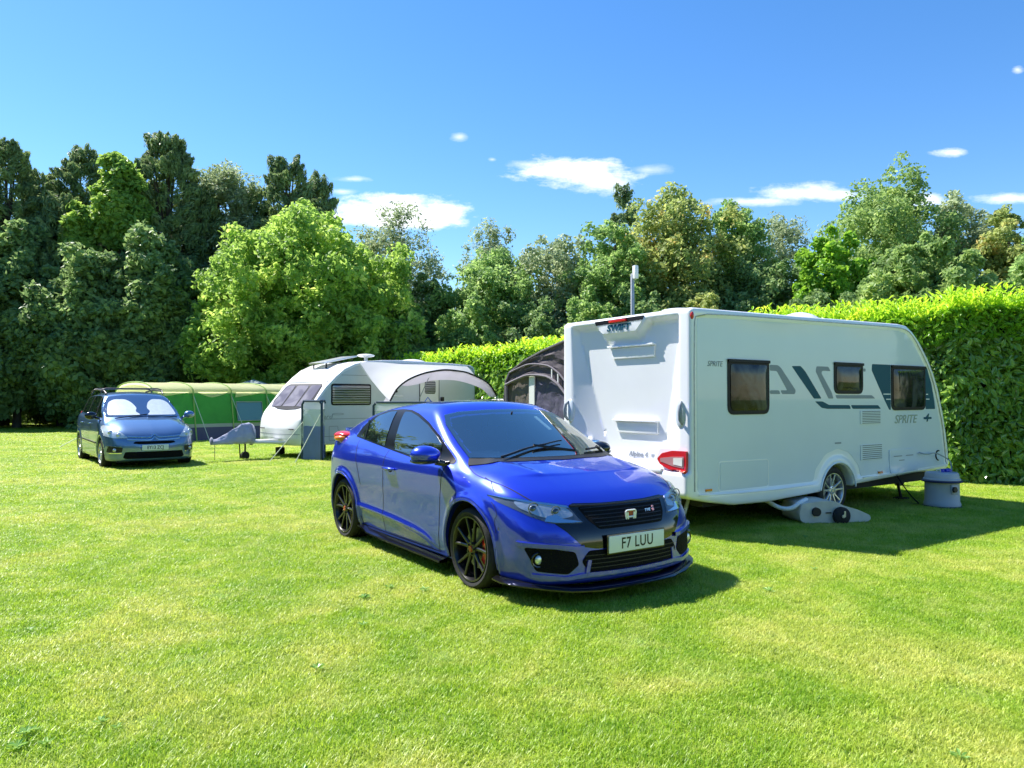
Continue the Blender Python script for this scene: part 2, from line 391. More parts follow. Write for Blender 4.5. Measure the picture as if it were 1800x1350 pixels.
def grass():
    rg = np.random.default_rng(3); coll = bpy.data.collections.new('grass_tufts')
    for v in range(5):
        n = 150; half = .115; c = rg.uniform(-half, half, (n, 2)); h = rg.uniform(.012, .031, n) * (1.25 if v == 4 else 1); a = rg.uniform(0, 2 * np.pi, n); wdt = rg.uniform(.0013, .0030, n); ln = rg.uniform(.2, 1.3, n) * h
        if v == 4: ln *= .8
        d = np.stack([np.cos(a), np.sin(a)], -1); p = np.stack([-d[:, 1], d[:, 0]], -1); V = []; F = []
        for i in range(n):
            for t, w, k in ((0, 1, 0), (.55, .85, .35), (1, 0.12, 1)):
                z = h[i] * (t if t < 1 else .92); o = d[i] * ln[i] * k
                V += [(c[i, 0] + o[0] - p[i, 0] * wdt[i] * w, c[i, 1] + o[1] - p[i, 1] * wdt[i] * w, z), (c[i, 0] + o[0] + p[i, 0] * wdt[i] * w, c[i, 1] + o[1] + p[i, 1] * wdt[i] * w, z)]
            b = i * 6; F += [(b, b + 1, b + 3, b + 2), (b + 2, b + 3, b + 5, b + 4)]
        me = bpy.data.meshes.new('grass_tuft'); me.from_pydata(V, [], F); me.materials.append(M_grass); coll.objects.link(bpy.data.objects.new('grass_tuft', me))
    # area: cells that get coarser away from the viewpoint
    V = []; F = []; den = []; scl = []
    ys = list(np.arange(1.6, 12, .6)) + list(np.arange(12, 47, 1.6))
    for i in range(len(ys) - 1):
        y0, y1 = ys[i], ys[i + 1]; ym = (y0 + y1) / 2; w = ym * .78 + 2.2; nx = max(4, int(2 * w / (y1 - y0)))
        for j in range(nx):
            x0 = -w + 2 * w * j / nx; x1 = -w + 2 * w * (j + 1) / nx
            if x1 > 6.9 + .0 * ym and ym > 22.5 - (x0 - 1.6) * 1.5 + 2 and ym > 13.6: continue
            k = len(V); V += [(x0, y0, .003), (x1, y0, .003), (x1, y1, .003), (x0, y1, .003)]; F.append((k, k + 1, k + 2, k + 3)); s = max(1, min(2.6, (ym / 7)**.75)); scl.append(s); den.append(165 / s**2)
    me = bpy.data.meshes.new('grass'); me.from_pydata(V, [], F); a1 = me.attributes.new('den', 'FLOAT', 'FACE'); a1.data.foreach_set('value', den); a2 = me.attributes.new('scl', 'FLOAT', 'FACE'); a2.data.foreach_set('value', scl); me.materials.append(gm)
    o = link(bpy.data.objects.new('grass', me)); tag(o, kind='stuff', label='short mown grass covering the field')
    ng = bpy.data.node_groups.new('grass_scatter', 'GeometryNodeTree'); ng.interface.new_socket('Geometry', in_out='INPUT', socket_type='NodeSocketGeometry'); ng.interface.new_socket('Geometry', in_out='OUTPUT', socket_type='NodeSocketGeometry')
    N = ng.nodes.new; L = ng.links.new; gi = N('NodeGroupInput'); go = N('NodeGroupOutput')
    dp = N('GeometryNodeDistributePointsOnFaces'); dp.distribute_method = 'RANDOM'; ad = N('GeometryNodeInputNamedAttribute'); ad.data_type = 'FLOAT'; ad.inputs['Name'].default_value = 'den'; L(gi.outputs[0], dp.inputs['Mesh']); L(ad.outputs[0], dp.inputs['Density']); dp.inputs['Seed'].default_value = 4
    ci = N('GeometryNodeCollectionInfo'); ci.inputs['Collection'].default_value = coll; ci.inputs['Separate Children'].default_value = True; ci.inputs['Reset Children'].default_value = True
    ip = N('GeometryNodeInstanceOnPoints'); ip.inputs['Pick Instance'].default_value = True; L(dp.outputs['Points'], ip.inputs['Points']); L(ci.outputs[0], ip.inputs['Instance'])
    rv = N('FunctionNodeRandomValue'); rv.data_type = 'FLOAT_VECTOR'; rv.inputs['Min'].default_value = (-.06, -.06, 0); rv.inputs['Max'].default_value = (.06, .06, 6.283); L(rv.outputs[0], ip.inputs['Rotation'])
    a_s = N('GeometryNodeInputNamedAttribute'); a_s.data_type = 'FLOAT'; a_s.inputs['Name'].default_value = 'scl'
    r2 = N('FunctionNodeRandomValue'); r2.data_type = 'FLOAT'; r2.inputs[2].default_value = .8; r2.inputs[3].default_value = 1.25; r2.inputs['Seed'].default_value = 9
    # taller in loose patches
    nz = N('ShaderNodeTexNoise'); nz.inputs['Scale'].default_value = 1.7; nz.inputs['Detail'].default_value = 3; mr = N('ShaderNodeMapRange'); mr.inputs['From Min'].default_value = .35; mr.inputs['From Max'].default_value = .72; mr.inputs['To Min'].default_value = .8; mr.inputs['To Max'].default_value = 1.3; L(nz.outputs['Fac'], mr.inputs['Value'])
    mu = N('ShaderNodeMath'); mu.operation = 'MULTIPLY'; L(a_s.outputs[0], mu.inputs[0]); L(r2.outputs[1], mu.inputs[1]); m3 = N('ShaderNodeMath'); m3.operation = 'MULTIPLY'; L(mr.outputs[0], m3.inputs[0]); 
    # height grows less than spread far away
    pw = N('ShaderNodeMath'); pw.operation = 'POWER'; L(a_s.outputs[0], pw.inputs[0]); pw.inputs[1].default_value = .45; L(pw.outputs[0], m3.inputs[1])
    cx = N('ShaderNodeCombineXYZ'); L(mu.outputs[0], cx.inputs[0]); L(mu.outputs[0], cx.inputs[1]); L(m3.outputs[0], cx.inputs[2]); L(cx.outputs[0], ip.inputs['Scale'])
    L(ip.outputs[0], go.inputs[0]); md = o.modifiers.new('scatter', 'NODES'); md.node_group = ng
grass()
# ------------------------------------------------------------------ blue hatchback
M_blue = mat('blue_paint', (.015, .042, .66), .28, metal=.6, coat=1., spec=.6)
M_blue.node_tree.nodes['Principled BSDF'].inputs['Coat IOR'].default_value = 1.75
M_gap = mat('panel_gap', (.004, .004, .006), .8)
M_gloss = mat('gloss_black', (.006, .006, .008), .12, coat=.6)
M_trim = mat('black_trim', (.015, .015, .017), .45)
M_rub = mat('tyre_rubber', (.018, .018, .019), .75, bump=.3, bscale=60)
M_blackrim = mat('black_alloy', (.010, .010, .012), .28, coat=.35)
M_chrome = mat('chrome', (.82, .83, .85), .08, metal=1.)
M_red = mat('red_caliper', (.55, .012, .015), .35, coat=.5)
M_dglass = mat('dark_glass', (.006, .008, .011), .02, spec=1., ior=1.6, coat=1.)
M_clear = mat('clear_lens', (.95, .97, 1), .02, trans=1., ior=1.3, alpha=.35)
M_plate = mat('plate_white', (.72, .76, .76), .35, coat=.3)
M_ink = mat('plate_letters', (.01, .01, .01), .4)
M_redlens = mat('red_lens', (.6, .02, .015), .12, coat=.8)
M_amber = mat('amber_lens', (.8, .22, .02), .15, coat=.8)
def facing(nt, a, b, p):
    N = nt.nodes.new; L = nt.links.new; lw = N('ShaderNodeLayerWeight'); lw.inputs[0].default_value = .5
    m1 = N('ShaderNodeMath'); m1.operation = 'POWER'; m1.inputs[1].default_value = p; L(lw.outputs['Facing'], m1.inputs[0])
    m2 = N('ShaderNodeMath'); m2.operation = 'MULTIPLY_ADD'; m2.inputs[1].default_value = b; m2.inputs[2].default_value = a; L(m1.outputs[0], m2.inputs[0]); return m2.outputs[0]
def windscreen_mat():
    m = bpy.data.materials.new('windscreen_glass'); m.use_nodes = True; nt = m.node_tree; N = nt.nodes.new; L = nt.links.new
    nt.nodes.remove(nt.nodes['Principled BSDF']); t = N('ShaderNodeBsdfTransparent'); t.inputs[0].default_value = (.72, .80, .82, 1)
    g = N('ShaderNodeBsdfGlossy'); g.inputs['Roughness'].default_value = .015; g.inputs['Color'].default_value = (1, .98, .90, 1)
    fr = facing(nt, .32, .68, 3.); mx = N('ShaderNodeMixShader'); L(fr, mx.inputs[0]); L(t.outputs[0], mx.inputs[1]); L(g.outputs[0], mx.inputs[2])
    L(mx.outputs[0], nt.nodes['Material Output'].inputs[0]); return m
M_ws = windscreen_mat()
AXF = 1.262; AXR = -1.335; WR = .32
def hatch_F(x, y, z):
    ya = np.abs(y)
    # plan half width and how it varies with height
    W = herm(x, [-2.15, -2.0, -1.75, -1.3, -.6, .6, 1.3, 1.65, 1.85, 2.0, 2.1], [.72, .79, .85, .885, .868, .868, .888, .875, .845, .80, .75])
    W = W + herm(z, [.12, .22, .30, .345, .42, .55, .70, .84, .90, 1.0, 1.12], [-.075, -.045, -.028, -.022, -.018, -.012, -.002, 0., -.010, -.05, -.13])
    rw = np.minimum(np.hypot(x - AXF, z - WR), np.hypot(x - AXR, z - WR)); W = W + .022 * sstep(.46, .40, rw) * sstep(.1, .3, z)
    zc = herm(x, [-.95, -.4, .16, .50, .68], [.40, .38, .345, .30, .23]); W = W + .016 * np.exp(-((z - zc) / .028)**2) * sstep(-1.0, -.85, x) * sstep(.74, .55, x)
    side = ya - W
    XF = 2.175 - herm(ya, [0, .2, .4, .55, .68, .78, .86, .95], [0, .008, .04, .085, .15, .235, .38, .62]) + herm(z, [.1, .2, .3, .45, .54, .60, .66, .72, .79, .9], [-.05, .0, .0, -.005, -.025, -.06, -.105, -.155, -.24, -.46])
    front = (x - XF) * .93
    XR = -2.10 + herm(ya, [0, .4, .65, .8, .9], [0, .03, .1, .2, .38]) + herm(z, [.15, .3, .6, .8, .95, 1.1, 1.2], [.06, 0, -.01, .02, .06, .04, .1])
    rear = XR - x
    ZT = herm(x, [-2.1, -1.9, -1.6, -1.1, -.3, .2, .9, 1.1, 1.3, 1.5, 1.75, 1.95, 2.08, 2.2], [1.04, 1.09, 1.12, 1.09, 1.005, .985, 1.0, 1.0, .985, .95, .885, .81, .73, .65])
    hd = sstep(.7, 1.15, x)
    ZT = ZT - hd * herm(ya, [0, .3, .52, .62, .72, .8, .88, .95], [.0, .0, .012, .030, .060, .11, .20, .31]) - (1 - hd) * herm(ya, [0, .75, .85, .95], [0, 0, .01, .06])
    ZT = ZT + .009 * hd * np.exp(-((ya - herm(x, [1.0, 1.3, 1.8, 2.05], [.60, .55, .43, .37])) / .045)**2)
    top = (z - ZT) * .93
    A = smax(side, top, .07); A = smax(A, front, .045); A = smax(A, rear, .09); A = smax(A, .15 + 0 * x - z, .05)
    # cabin
    Wc = herm(z, [.9, 1.0, 1.1, 1.2, 1.3, 1.38, 1.44], [.835, .80, .77, .725, .672, .615, .56]) - herm(x, [-2.1, -1.7, -1.2, -.6, .3, .9, 1.4], [.13, .075, .02, 0, 0, .02, .06])
    s2 = (ya - Wc) * .92
    ZR = herm(x, [-2.05, -1.85, -1.6, -1.4, -1.0, -.6, -.2, .2, .5, .9], [1.1, 1.165, 1.25, 1.315, 1.41, 1.465, 1.486, 1.476, 1.445, 1.38]) - .045 * (ya / .6)**2
    rf = (z - ZR) * .96
    ws = .43 * (x - (1.30 - .27 * (ya / .7)**2)) + .90 * (z - .985)
    B = smax(s2, rf, .07); B = smax(B, ws, .05); B = smax(B, -2.0 + .12 * ya - x, .05); B = smax(B, .8 - z, .03)
    Fv = smin(A, B, .035)
    cav = np.maximum(rw - .385, .52 - ya); Fv = smax(Fv, -cav, .012)
    return Fv
HROOT = empty('hatchback_car', (-.342, 7.419, 0), -.967, 'glossy bright blue hatchback with black alloy wheels parked on the grass, nearest vehicle', 'car')
WSP = [(-.705, 1.005), (-.35, 1.005), (0, 1.005), (.35, 1.005), (.705, 1.005), (.685, 1.12), (.645, 1.27), (.59, 1.35), (.46, 1.378), (.2, 1.395), (0, 1.398), (-.2, 1.395), (-.46, 1.378), (-.59, 1.35), (-.645, 1.27), (-.685, 1.12)]
def hatch_keep(C):
    d = sdpoly(C[:, 1], C[:, 2], WSP); return ~((d < -.035) & (C[:, 0] > .1) & (C[:, 0] < 1.5) & (C[:, 2] > 1.01))
HROOT.scale = (1, 1.06, 1); HROOT.location = (-.342 + .052 * math.sin(.967), 7.419 + .052 * math.cos(.967), 0)
HB, HBVH = isosurf('body', hatch_F, (-2.24, -.96, .08), (2.26, .96, 1.54), .0165, M_blue, HROOT, hatch_keep)
HS = Skin(HBVH, HROOT)
def wheel(root, x, y, s, Rw, rimR, m_rim, style, w=.22, cal=None, cap=None, z=None, steer=0, lugs=True):
    """s=-1: outer face towards -y"""
    z = Rw if z is None else z
    g = MB(); g.lathe([(.03, w * .33), (.16, w * .33), (.16, w * .45), (.03, w * .45)], 28, axis='y', closed=True)
    W = g.build('wheel', M_disc, root); W.location = (x, y, z); W.rotation_euler = (0, 0, steer)
    if s > 0: W.scale = (1, -1, 1)
    # local: outer face at -y (y=0 plane is the outermost tyre wall)
    t = MB(); h = w / 2
    prof = [(rimR - .004, .012), (rimR + .012, .001), (rimR + (Rw - rimR) * .5, -.004), (Rw - .022, .004), (Rw - .006, .018), (Rw, .04), (Rw, .062)]
    for k in range(4):
        a = .062 + k * (w - .124) / 4; b = a + (w - .124) / 4; prof += [(Rw, b - .012), (Rw - .008, b - .01), (Rw - .008, b - .003), (Rw, b)]
    prof += [(Rw, w - .03), (Rw - .02, w - .004), (rimR, w - .005), (rimR - .004, w * .5)]
    t.lathe(prof, 56, axis='y'); ty = t.build('tyre', M_rub, W)
    r = MB(); r.lathe([(rimR - .002, .006), (rimR - .002, .0), (rimR - .012, .001), (rimR - .018, .012), (rimR - .03, .05), (rimR - .03, w - .03), (rimR, w - .01)], 56, axis='y')
    def spoke(a, w0, w1, r0, r1, d0=.012, th=.022, sk=0.):
        c, sn = math.cos(a), math.sin(a); V = []
        for rr, ww, dy, of in ((r0, w0, d0 + .012, 0), ((r0 + r1) / 2, (w0 + w1) * .45, d0 + .004, sk * .4), (r1, w1, d0 - .004, sk)):
            for e, yy, k in ((-1, dy + th, 1), (-1, dy + .006, 1), (-.55, dy, 1), (.55, dy, 1), (1, dy + .006, 1), (1, dy + th, 1)):
                px, pz = rr, e * ww / 2 + of; V.append((px * c - pz * sn, yy, px * sn + pz * c))
        F = []
        for i in range(2):
            for j in range(6): F.append((i * 6 + j, i * 6 + (j + 1) % 6, (i + 1) * 6 + (j + 1) % 6, (i + 1) * 6 + j))
        r.add(V, F, False)
    n = {'double5': 5, 'ten': 5, 'steel': 7, 'nine': 5}[style]
    for k in range(n):
        a = 2 * math.pi * k / n + .3
        if style == 'double5':
            for e in (-1, 1): spoke(a + e * .16, .032, .024, .045, rimR - .010, sk=e * .030)
        elif style == 'ten':
            for e in (-1, 1): spoke(a + e * .20, .034, .024, .04, rimR - .014, sk=e * .012)
        elif style == 'nine':
            for e in (-1, 1): spoke(a + e * .16, .04, .03, .04, rimR - .012, sk=e * .02)
        else: spoke(a, .05, .06, .04, rimR - .012)
    r.lathe([(.0, .016), (.03, .016), (.055, .022), (.062, .045)], 24, axis='y')
    for k in range(5 if lugs else 0):
        a = 2 * math.pi * k / 5; r.lathe([(0, .008), (.009, .008), (.009, .03)], 8, c=(.043 * math.cos(a), 0, .043 * math.sin(a)), axis='y')
    rim = r.build('rim', m_rim, W)
    c = MB(); c.lathe([(0, .008), (.024, .008), (.027, .016)], 20, axis='y'); c.build('centre_cap', cap or m_rim, W)
    if cal:
        q = MB(); V = []
        for i in range(9):
            a = R(-8 + 76 * i / 8 - 30) ; 
            for rr, yy in ((.125, .05), (.125, .09), (.178, .09), (.178, .05)): V.append((rr * math.cos(a), yy, rr * math.sin(a)))
        F = [(i * 4 + j, i * 4 + (j + 1) % 4, (i + 1) * 4 + (j + 1) % 4, (i + 1) * 4 + j) for i in range(8) for j in range(4)] + [(0, 1, 2, 3), (32, 33, 34, 35)]
        q.add(V, F); q.build('brake_caliper', cal, W)
    return W
M_silver = mat('silver_alloy', (.62, .63, .65), .28, metal=.75)
M_disc = mat('brake_disc', (.35, .35, .36), .4, metal=.9)
M_pillar = mat('pillar_trim', (.006, .006, .007), .3, spec=.25)
M_mesh = mat('grille_mesh', (.004, .004, .005), .7, spec=.15, bump=1., bscale=90)
M_headin = mat('lamp_reflector', (.62, .65, .70), .22, metal=.6, bump=.5, bscale=25)
M_lampdark = mat('lamp_dark', (.13, .14, .17), .25, metal=.3, coat=.4)
def lensmat():
    m = bpy.data.materials.new('lamp_glass'); m.use_nodes = True; nt = m.node_tree; N = nt.nodes.new; L = nt.links.new
    nt.nodes.remove(nt.nodes['Principled BSDF']); t = N('ShaderNodeBsdfTransparent'); t.inputs[0].default_value = (.86, .9, .93, 1)
    g = N('ShaderNodeBsdfGlossy'); g.inputs['Roughness'].default_value = .02; fr = facing(nt, .05, .95, 5)
    mx = N('ShaderNodeMixShader'); L(fr, mx.inputs[0]); L(t.outputs[0], mx.inputs[1]); L(g.outputs[0], mx.inputs[2]); L(mx.outputs[0], nt.nodes['Material Output'].inputs[0]); return m
M_lens = lensmat()
def seat(root, x, y, m, z=.32):
    g = MB(); g.box((x, y, z + .08), (.5, .48, .16), bev=.05)
    b = MB(); b.box((x - .26, y, z + .42), (.14, .46, .62), Matrix.Rotation(R(-14), 3, 'Y'), bev=.05); b.box((x - .36, y, z + .80), (.09, .26, .17), Matrix.Rotation(R(-10), 3, 'Y'), bev=.04)
    o = g.build('seat', m, root); b.build('backrest', m, o); return o
def hatch_details():
    Rt = HROOT; S = HS; mir = lambda P: [(-a, b) for a, b in P][::-1]
    both = lambda P: [(a, b) for a, b in P] + [(-a, b) for a, b in reversed(P) if abs(a) > 1e-6]
    # --- windows
    dlo = [(-1.274, 1.096), (-1.20, 1.20), (-1.04, 1.315), (-.785, 1.378), (-.47, 1.397), (-.26, 1.39), (-.05, 1.358), (.237, 1.285), (.536, 1.178), (.73, 1.08), (.91, .985), (.905, .957), (.503, .952), (.146, .968), (-.256, 1.002), (-.811, 1.055)]
    rg = [(-1.13, 1.098), (-1.06, 1.215), (-.93, 1.318), (-.72, 1.362), (-.555, 1.374), (-.455, 1.034), (-.8, 1.068)]
    fg = [(-.235, 1.013), (-.375, 1.371), (-.24, 1.368), (-.05, 1.335), (.24, 1.262), (.50, 1.168), (.64, 1.10), (.66, .975), (.4, .972), (.15, .983)]
    for d in 'RL':
        S.shell('window_surround', rpoly(dlo, .03), d, .003, M_pillar, .03)
        w = S.shell('rear_side_window', rpoly(rg, .025), d, .008, M_dglass, .03)
        w2 = S.shell('front_side_window', rpoly(fg, .025), d, .008, M_dglass, .03)
        g = MB(); S.strip(g, [(-.99, 1.08), (-1.03, 1.17), (-1.10, 1.27)], d, .035, off=.013); g.build('quarter_pillar', M_pillar, Rt)
    # rear screen (seen only from elsewhere)
    S.shell('rear_window', rpoly([(-.5, 1.17), (-.42, 1.36), (.42, 1.36), (.5, 1.17)], .05), 'B', .005, M_dglass, .05)
    # windscreen with its black border
    fr = [(a, b) for a, b in WSP]
    inner = []
    for a, b in fr:
        k = .955; inner.append((a * k, 1.2 + (b - 1.2) * (.90 if b > 1.2 else .86)))
    mbf = MB(); N = len(fr); V = []; F = []
    A = resamp(fr, .03); 
    for p in A:
        q = (p[0] * .955, 1.2 + (p[1] - 1.2) * (.90 if p[1] > 1.2 else .80))
        for t in (0, .5, 1):
            l, n = S.hit('F', p[0] * (1 - t) + q[0] * t, p[1] * (1 - t) + q[1] * t); V.append(l + n * .004)
    for i in range(len(A)):
        j = (i + 1) % len(A)
        for k in range(2): F.append((i * 3 + k, i * 3 + k + 1, j * 3 + k + 1, j * 3 + k))
    mbf.add(V, F, True); bd = mbf.build('windscreen_border', M_gloss, Rt)
    S.shell('windscreen', fr, 'F', .009, M_ws, .03, rim=.0)
    # --- cabin
    M_in = mat('cabin_dark', (.018, .018, .02), .8); M_dash = mat('dashboard', (.15, .155, .16), .5, bump=.2)
    g = MB(); g.box((.72, 0, .86), (.62, 1.36, .22), bev=.08); g.box((.98, 0, .93), (.38, 1.24, .06), bev=.02); g.box((.55, -.36, .98), (.2, .36, .09), bev=.04); d = g.build('dashboard', M_dash, Rt)
    g = MB(); g.box((-.2, 0, .25), (2.6, 1.5, .06)); g.build('cabin_floor', M_in, Rt)
    seat(Rt, .0, -.37, M_in); seat(Rt, .0, .37, M_in); seat(Rt, -.85, -.37, M_in); seat(Rt, -.85, .37, M_in)
    g = MB(); M = Matrix.Rotation(R(65), 4, 'Y')
    pts = [Matrix.Translation((.42, -.36, .88)) @ M @ Vector((.18 * math.cos(a), .18 * math.sin(a), 0)) for a in [2 * math.pi * k / 24 for k in range(24)]]
    g.tube(pts, .013, 8, closed=True); g.box((.43, -.36, .88), (.05, .1, .1), bev=.02); g.tube([(.43, -.36, .88), (.62, -.36, .86)], .03); g.build('steering_wheel', M_in, Rt)
    g = MB(); g.ellipsoid((.50, .0, 1.325), (.02, .12, .035)); g.tube([(.5, 0, 1.33), (.53, 0, 1.38)], .008); g.build('interior_mirror', M_in, Rt)
    g = MB(); S2 = MB(); 
    S.shell('windscreen_sticker', [(.23, 1.215), (.26, 1.215), (.26, 1.33), (.23, 1.33)], 'F', .004, mat('sticker', (.45, .6, .62), .5), .03)
    # cowl + wipers
    cw = [(-.70, 1.012), (-.45, 1.012), (0, 1.02), (.45, 1.012), (.70, 1.012)]
    g = MB(); S.strip(g, [(1.02, -.735), (1.14, -.58), (1.24, -.36), (1.29, -.0), (1.24, .36), (1.14, .58), (1.02, .735)], 'T', .10, off=.006); g.build('cowl_panel', M_trim, Rt)
    for wp in ([(1.17, -.52), (1.13, -.30), (1.10, -.05), (1.04, .16)], [(1.16, .34), (1.09, .48), (1.0, .63)]):
        g = MB(); P = []
        for a, b in resamp(wp, .08, False):
            l, n = S.hit('T', a, b); P.append(l + n * .03)
        g.tube(P, .011, 6, r2=.007); a0, n0 = S.hit('T', wp[-1][0] + (.13 if len(wp) == 4 else .06), wp[-1][1] + (.06 if len(wp) == 4 else -.02)); 
        g.tube([a0 + n0 * .01, P[len(P) // 2] + Vector((0, 0, .012)), P[len(P) // 2]], .012, 6); g.build('wiper', M_trim, Rt)
    # --- panel gaps
    g = MB()
    for d in 'RL':
        for P in ([(.84, .95), (.80, .72), (.76, .5), (.71, .21)], [(-.335, 1.0), (-.345, .67), (-.37, .4), (-.37, .21)], [(-1.1, 1.06), (-.97, .86), (-.88, .62)], [(-.9, .30), (-.88, .21)], [(-.9, .215), (-.4, .2), (.2, .2), (.72, .2)]):
            S.strip(g, chaikin(P, 2, False), d, .007)
        S.strip(g, [(1.35, .885), (1.45, .862), (1.56, .80)], d, .007)
    for e in (-1, 1):
        S.strip(g, chaikin([(1.06, .755 * e), (1.25, .79 * e), (1.45, .785 * e), (1.62, .765 * e), (1.8, .715 * e), (1.93, .62 * e), (2.03, .47 * e), (2.06, .3 * e), (2.075, .0)], 2, False), 'T', .008)
        S.strip(g, chaikin([(.865 * e, .725), (.868 * e, .60), (.87 * e, .5)], 1, False), 'F', .004)
    S.strip(g, [(-.66, 1.16), (-.45, 1.155), (0, 1.15), (.45, 1.155), (.66, 1.16)], 'B', .01)
    g.build('panel_gap', M_gap, Rt)
    # arch lips
    for cx in (AXF, AXR):
        for d, e in (('R', -1), ('L', 1)):
            g = MB(); P = []
            for k in range(45):
                a = R(-14 + 208 * k / 44); l, n = S.hit(d, cx + .405 * math.cos(a), .32 + .405 * math.sin(a)); zz = .32 + .385 * math.sin(a)
                if l is None or zz < .17: continue
                P.append(Vector((cx + .387 * math.cos(a), l.y - .006 * e, .32 + .387 * math.sin(a))))
            g.tube(P, .011, 8); g.build('wheel_arch_lip', M_blue, Rt)
    # --- door handles
    for e, d in ((-1, 'R'), (1, 'L')):
        for hx in (-.17,):
            l, n = S.hit(d, hx, .83); g = MB(); g.ellipsoid(l + Vector((-.01, -.002 * e, -.002)), (.055, .005, .026)); cup = g.build('door_handle_recess', M_gap, Rt)
            g = MB(); g.tube([l + Vector((-.12, .006 * -e, .0)), l + Vector((-.09, .032 * e, .008)), l + Vector((.06, .032 * e, .010)), l + Vector((.09, .004 * e, .008))], [.012, .016, .016, .010], 10); g.build('door_handle', M_blue, Rt)
    # --- mirrors
    for e in (-1, 1):
        def f(p):
            x = p.x; k = 1 + .12 * p.y * e; return (x * (1 if x > 0 else .55), p.y, p.z * k)
        g = MB(); yo = .985 if e < 0 else .83; g.ellipsoid((.76, yo * e, 1.035 if e < 0 else 1.02), (.12, .128 if e < 0 else .10, .078 if e < 0 else .065), f=f); mb = g.build('wing_mirror', M_blue if e < 0 else M_gloss, Rt)
        g = MB(); g.ellipsoid((.755, yo * e, .985), (.115, .122, .032)); g.tube([(.78, .90 * e, .975), (.80, .83 * e, .955), (.83, .80 * e, .95)], [.03, .026, .04], 10); g.build('mirror_base', M_gloss, mb)
        g = MB(); g.ellipsoid((.70, yo * e, 1.035), (.008, .105, .06)); g.build('mirror_glass', M_chrome, mb)
    # --- headlamps
    hl = [(-.858, .772), (-.802, .768), (-.711, .747), (-.596, .728), (-.475, .707), (-.436, .645), (-.402, .591), (-.502, .590), (-.597, .592), (-.652, .605), (-.744, .646), (-.815, .70), (-.848, .728)]
    for e in (1, -1):
        P = hl if e == 1 else mir(hl); E = lambda Q: [(a * e, b) for a, b in Q][::e]
        h = S.shell('headlamp', rpoly(P, .012), 'F', .003, M_lampdark, .02)
        S.shell('headlamp_reflector', rpoly(E([(-.79, .745), (-.60, .718), (-.49, .698), (-.45, .64), (-.58, .618), (-.68, .640), (-.78, .70)]), .03), 'F', .006, M_headin, .02, parent=h)
        S.shell('daylight_strip', rpoly(E([(-.668, .608), (-.640, .642), (-.575, .650), (-.548, .620), (-.415, .597), (-.50, .593), (-.60, .597)]), .008), 'F', .012, M_chrome, .015, parent=h)
        S.shell('headlamp_brow', E([(-.855, .771), (-.802, .767), (-.711, .746), (-.596, .727), (-.48, .706), (-.47, .690), (-.60, .714), (-.715, .733), (-.81, .755)]), 'F', .010, M_chrome, .015, parent=h)
        l, n = S.hit('F', -.69 * e, .695)
        for (yy, zz, r) in ((-.70, .695, .036), (-.57, .672, .032)):
            l, n = S.hit('F', yy * e, zz); g = MB(); g.ellipsoid(l - n * .004, (.02, .029, .028)); g.build('lamp_projector', M_dglass, h)
            g = MB(); g.tube([l + n * .012 + Vector((0, 1, 0)) * (r * 1.15 * math.cos(a)) + Vector((0, 0, 1)) * (r * 1.1 * math.sin(a)) + Vector((-.25 * abs(0), 0, 0)) for a in [2 * math.pi * k / 20 for k in range(20)]], .005, 6, closed=True); g.build('projector_ring', M_lampdark, h)
        S.shell('lamp_cover', rpoly(P, .012), 'F', .020, M_lens, .02, parent=h)
    # --- front: black panel, grille, intake
    S.shell('grille_surround', rpoly(both([(-.468, .706), (-.43, .722), (-.2, .714), (0, .713)])[:4] + [(.2, .714), (.43, .722), (.468, .706), (.43, .62), (.408, .590), (.61, .594), (.55, .54), (.485, .47), (.44, .425), (.34, .405), (-.34, .405), (-.44, .425), (-.485, .47), (-.55, .54), (-.61, .594), (-.408, .590), (-.43, .62)], .01), 'F', .004, M_gloss, .03)
    gr = S.shell('grille', rpoly([(-.405, .695), (-.2, .688), (.2, .688), (.405, .695), (.365, .605), (.30, .54), (-.30, .54), (-.365, .605)], .02), 'F', .007, M_mesh, .03)
    g = MB()
    for zz in (.56, .585, .61, .635, .66, .685):
        w = .29 + (zz - .54) / .16 * .11; S.strip(g, [(-w, zz), (w, zz)], 'F', .008, h=.008, off=.01)
    g.build('grille_slat', M_trim, gr)
    g = MB(); S.strip(g, [(-.46, .706), (-.3, .702), (0, .700), (.3, .702), (.46, .706)], 'F', .010, h=.016); g.build('grille_brow', mat('smoked_chrome', (.12, .12, .14), .15, metal=.8), gr)
    # small number of bright honeycomb glints
    lo = S.shell('lower_intake', rpoly([(-.40, .395), (.40, .395), (.455, .32), (.40, .235), (-.40, .235), (-.455, .32)], .02), 'F', .006, M_mesh, .03)
    g = MB()
    for zz in (.27, .30, .33, .36): S.strip(g, [(-.43, zz), (.43, zz)], 'F', .007, h=.010)
    g.build('intake_slat', M_trim, lo)
    g = MB(); S.strip(g, [(-.42, .228), (0, .222), (.42, .228)], 'F', .03, h=.02); g.build('intake_lip', M_blue, lo)
    for e in (1, -1):
        E = lambda Q: [(a * e, b) for a, b in Q][::e]
        fp = S.shell('fog_lamp_recess', rpoly(E([(-.80, .43), (-.634, .418), (-.50, .392), (-.475, .30), (-.55, .235), (-.745, .262)]), .02), 'F', .004, M_mesh, .02)
        g = MB(); S.strip(g, E([(-.82, .462), (-.634, .446), (-.48, .424), (-.43, .43)])[::e] if False else E([(-.82, .455), (-.634, .441), (-.48, .420), (-.44, .424)]), 'F', .035, h=.022); g.build('bumper_blade', M_blue, Rt)
        g = MB(); S.strip(g, E([(-.76, .232), (-.56, .208), (-.42, .225), (-.40, .33)]), 'F', .035, h=.016); g.build('bumper_fin', M_blue, Rt)
        l, n = S.hit('F', -.728 * e, .345); g = MB(); g.ellipsoid(l - n * .004, (.016, .036, .036)); g.build('fog_lamp', M_headin, Rt)
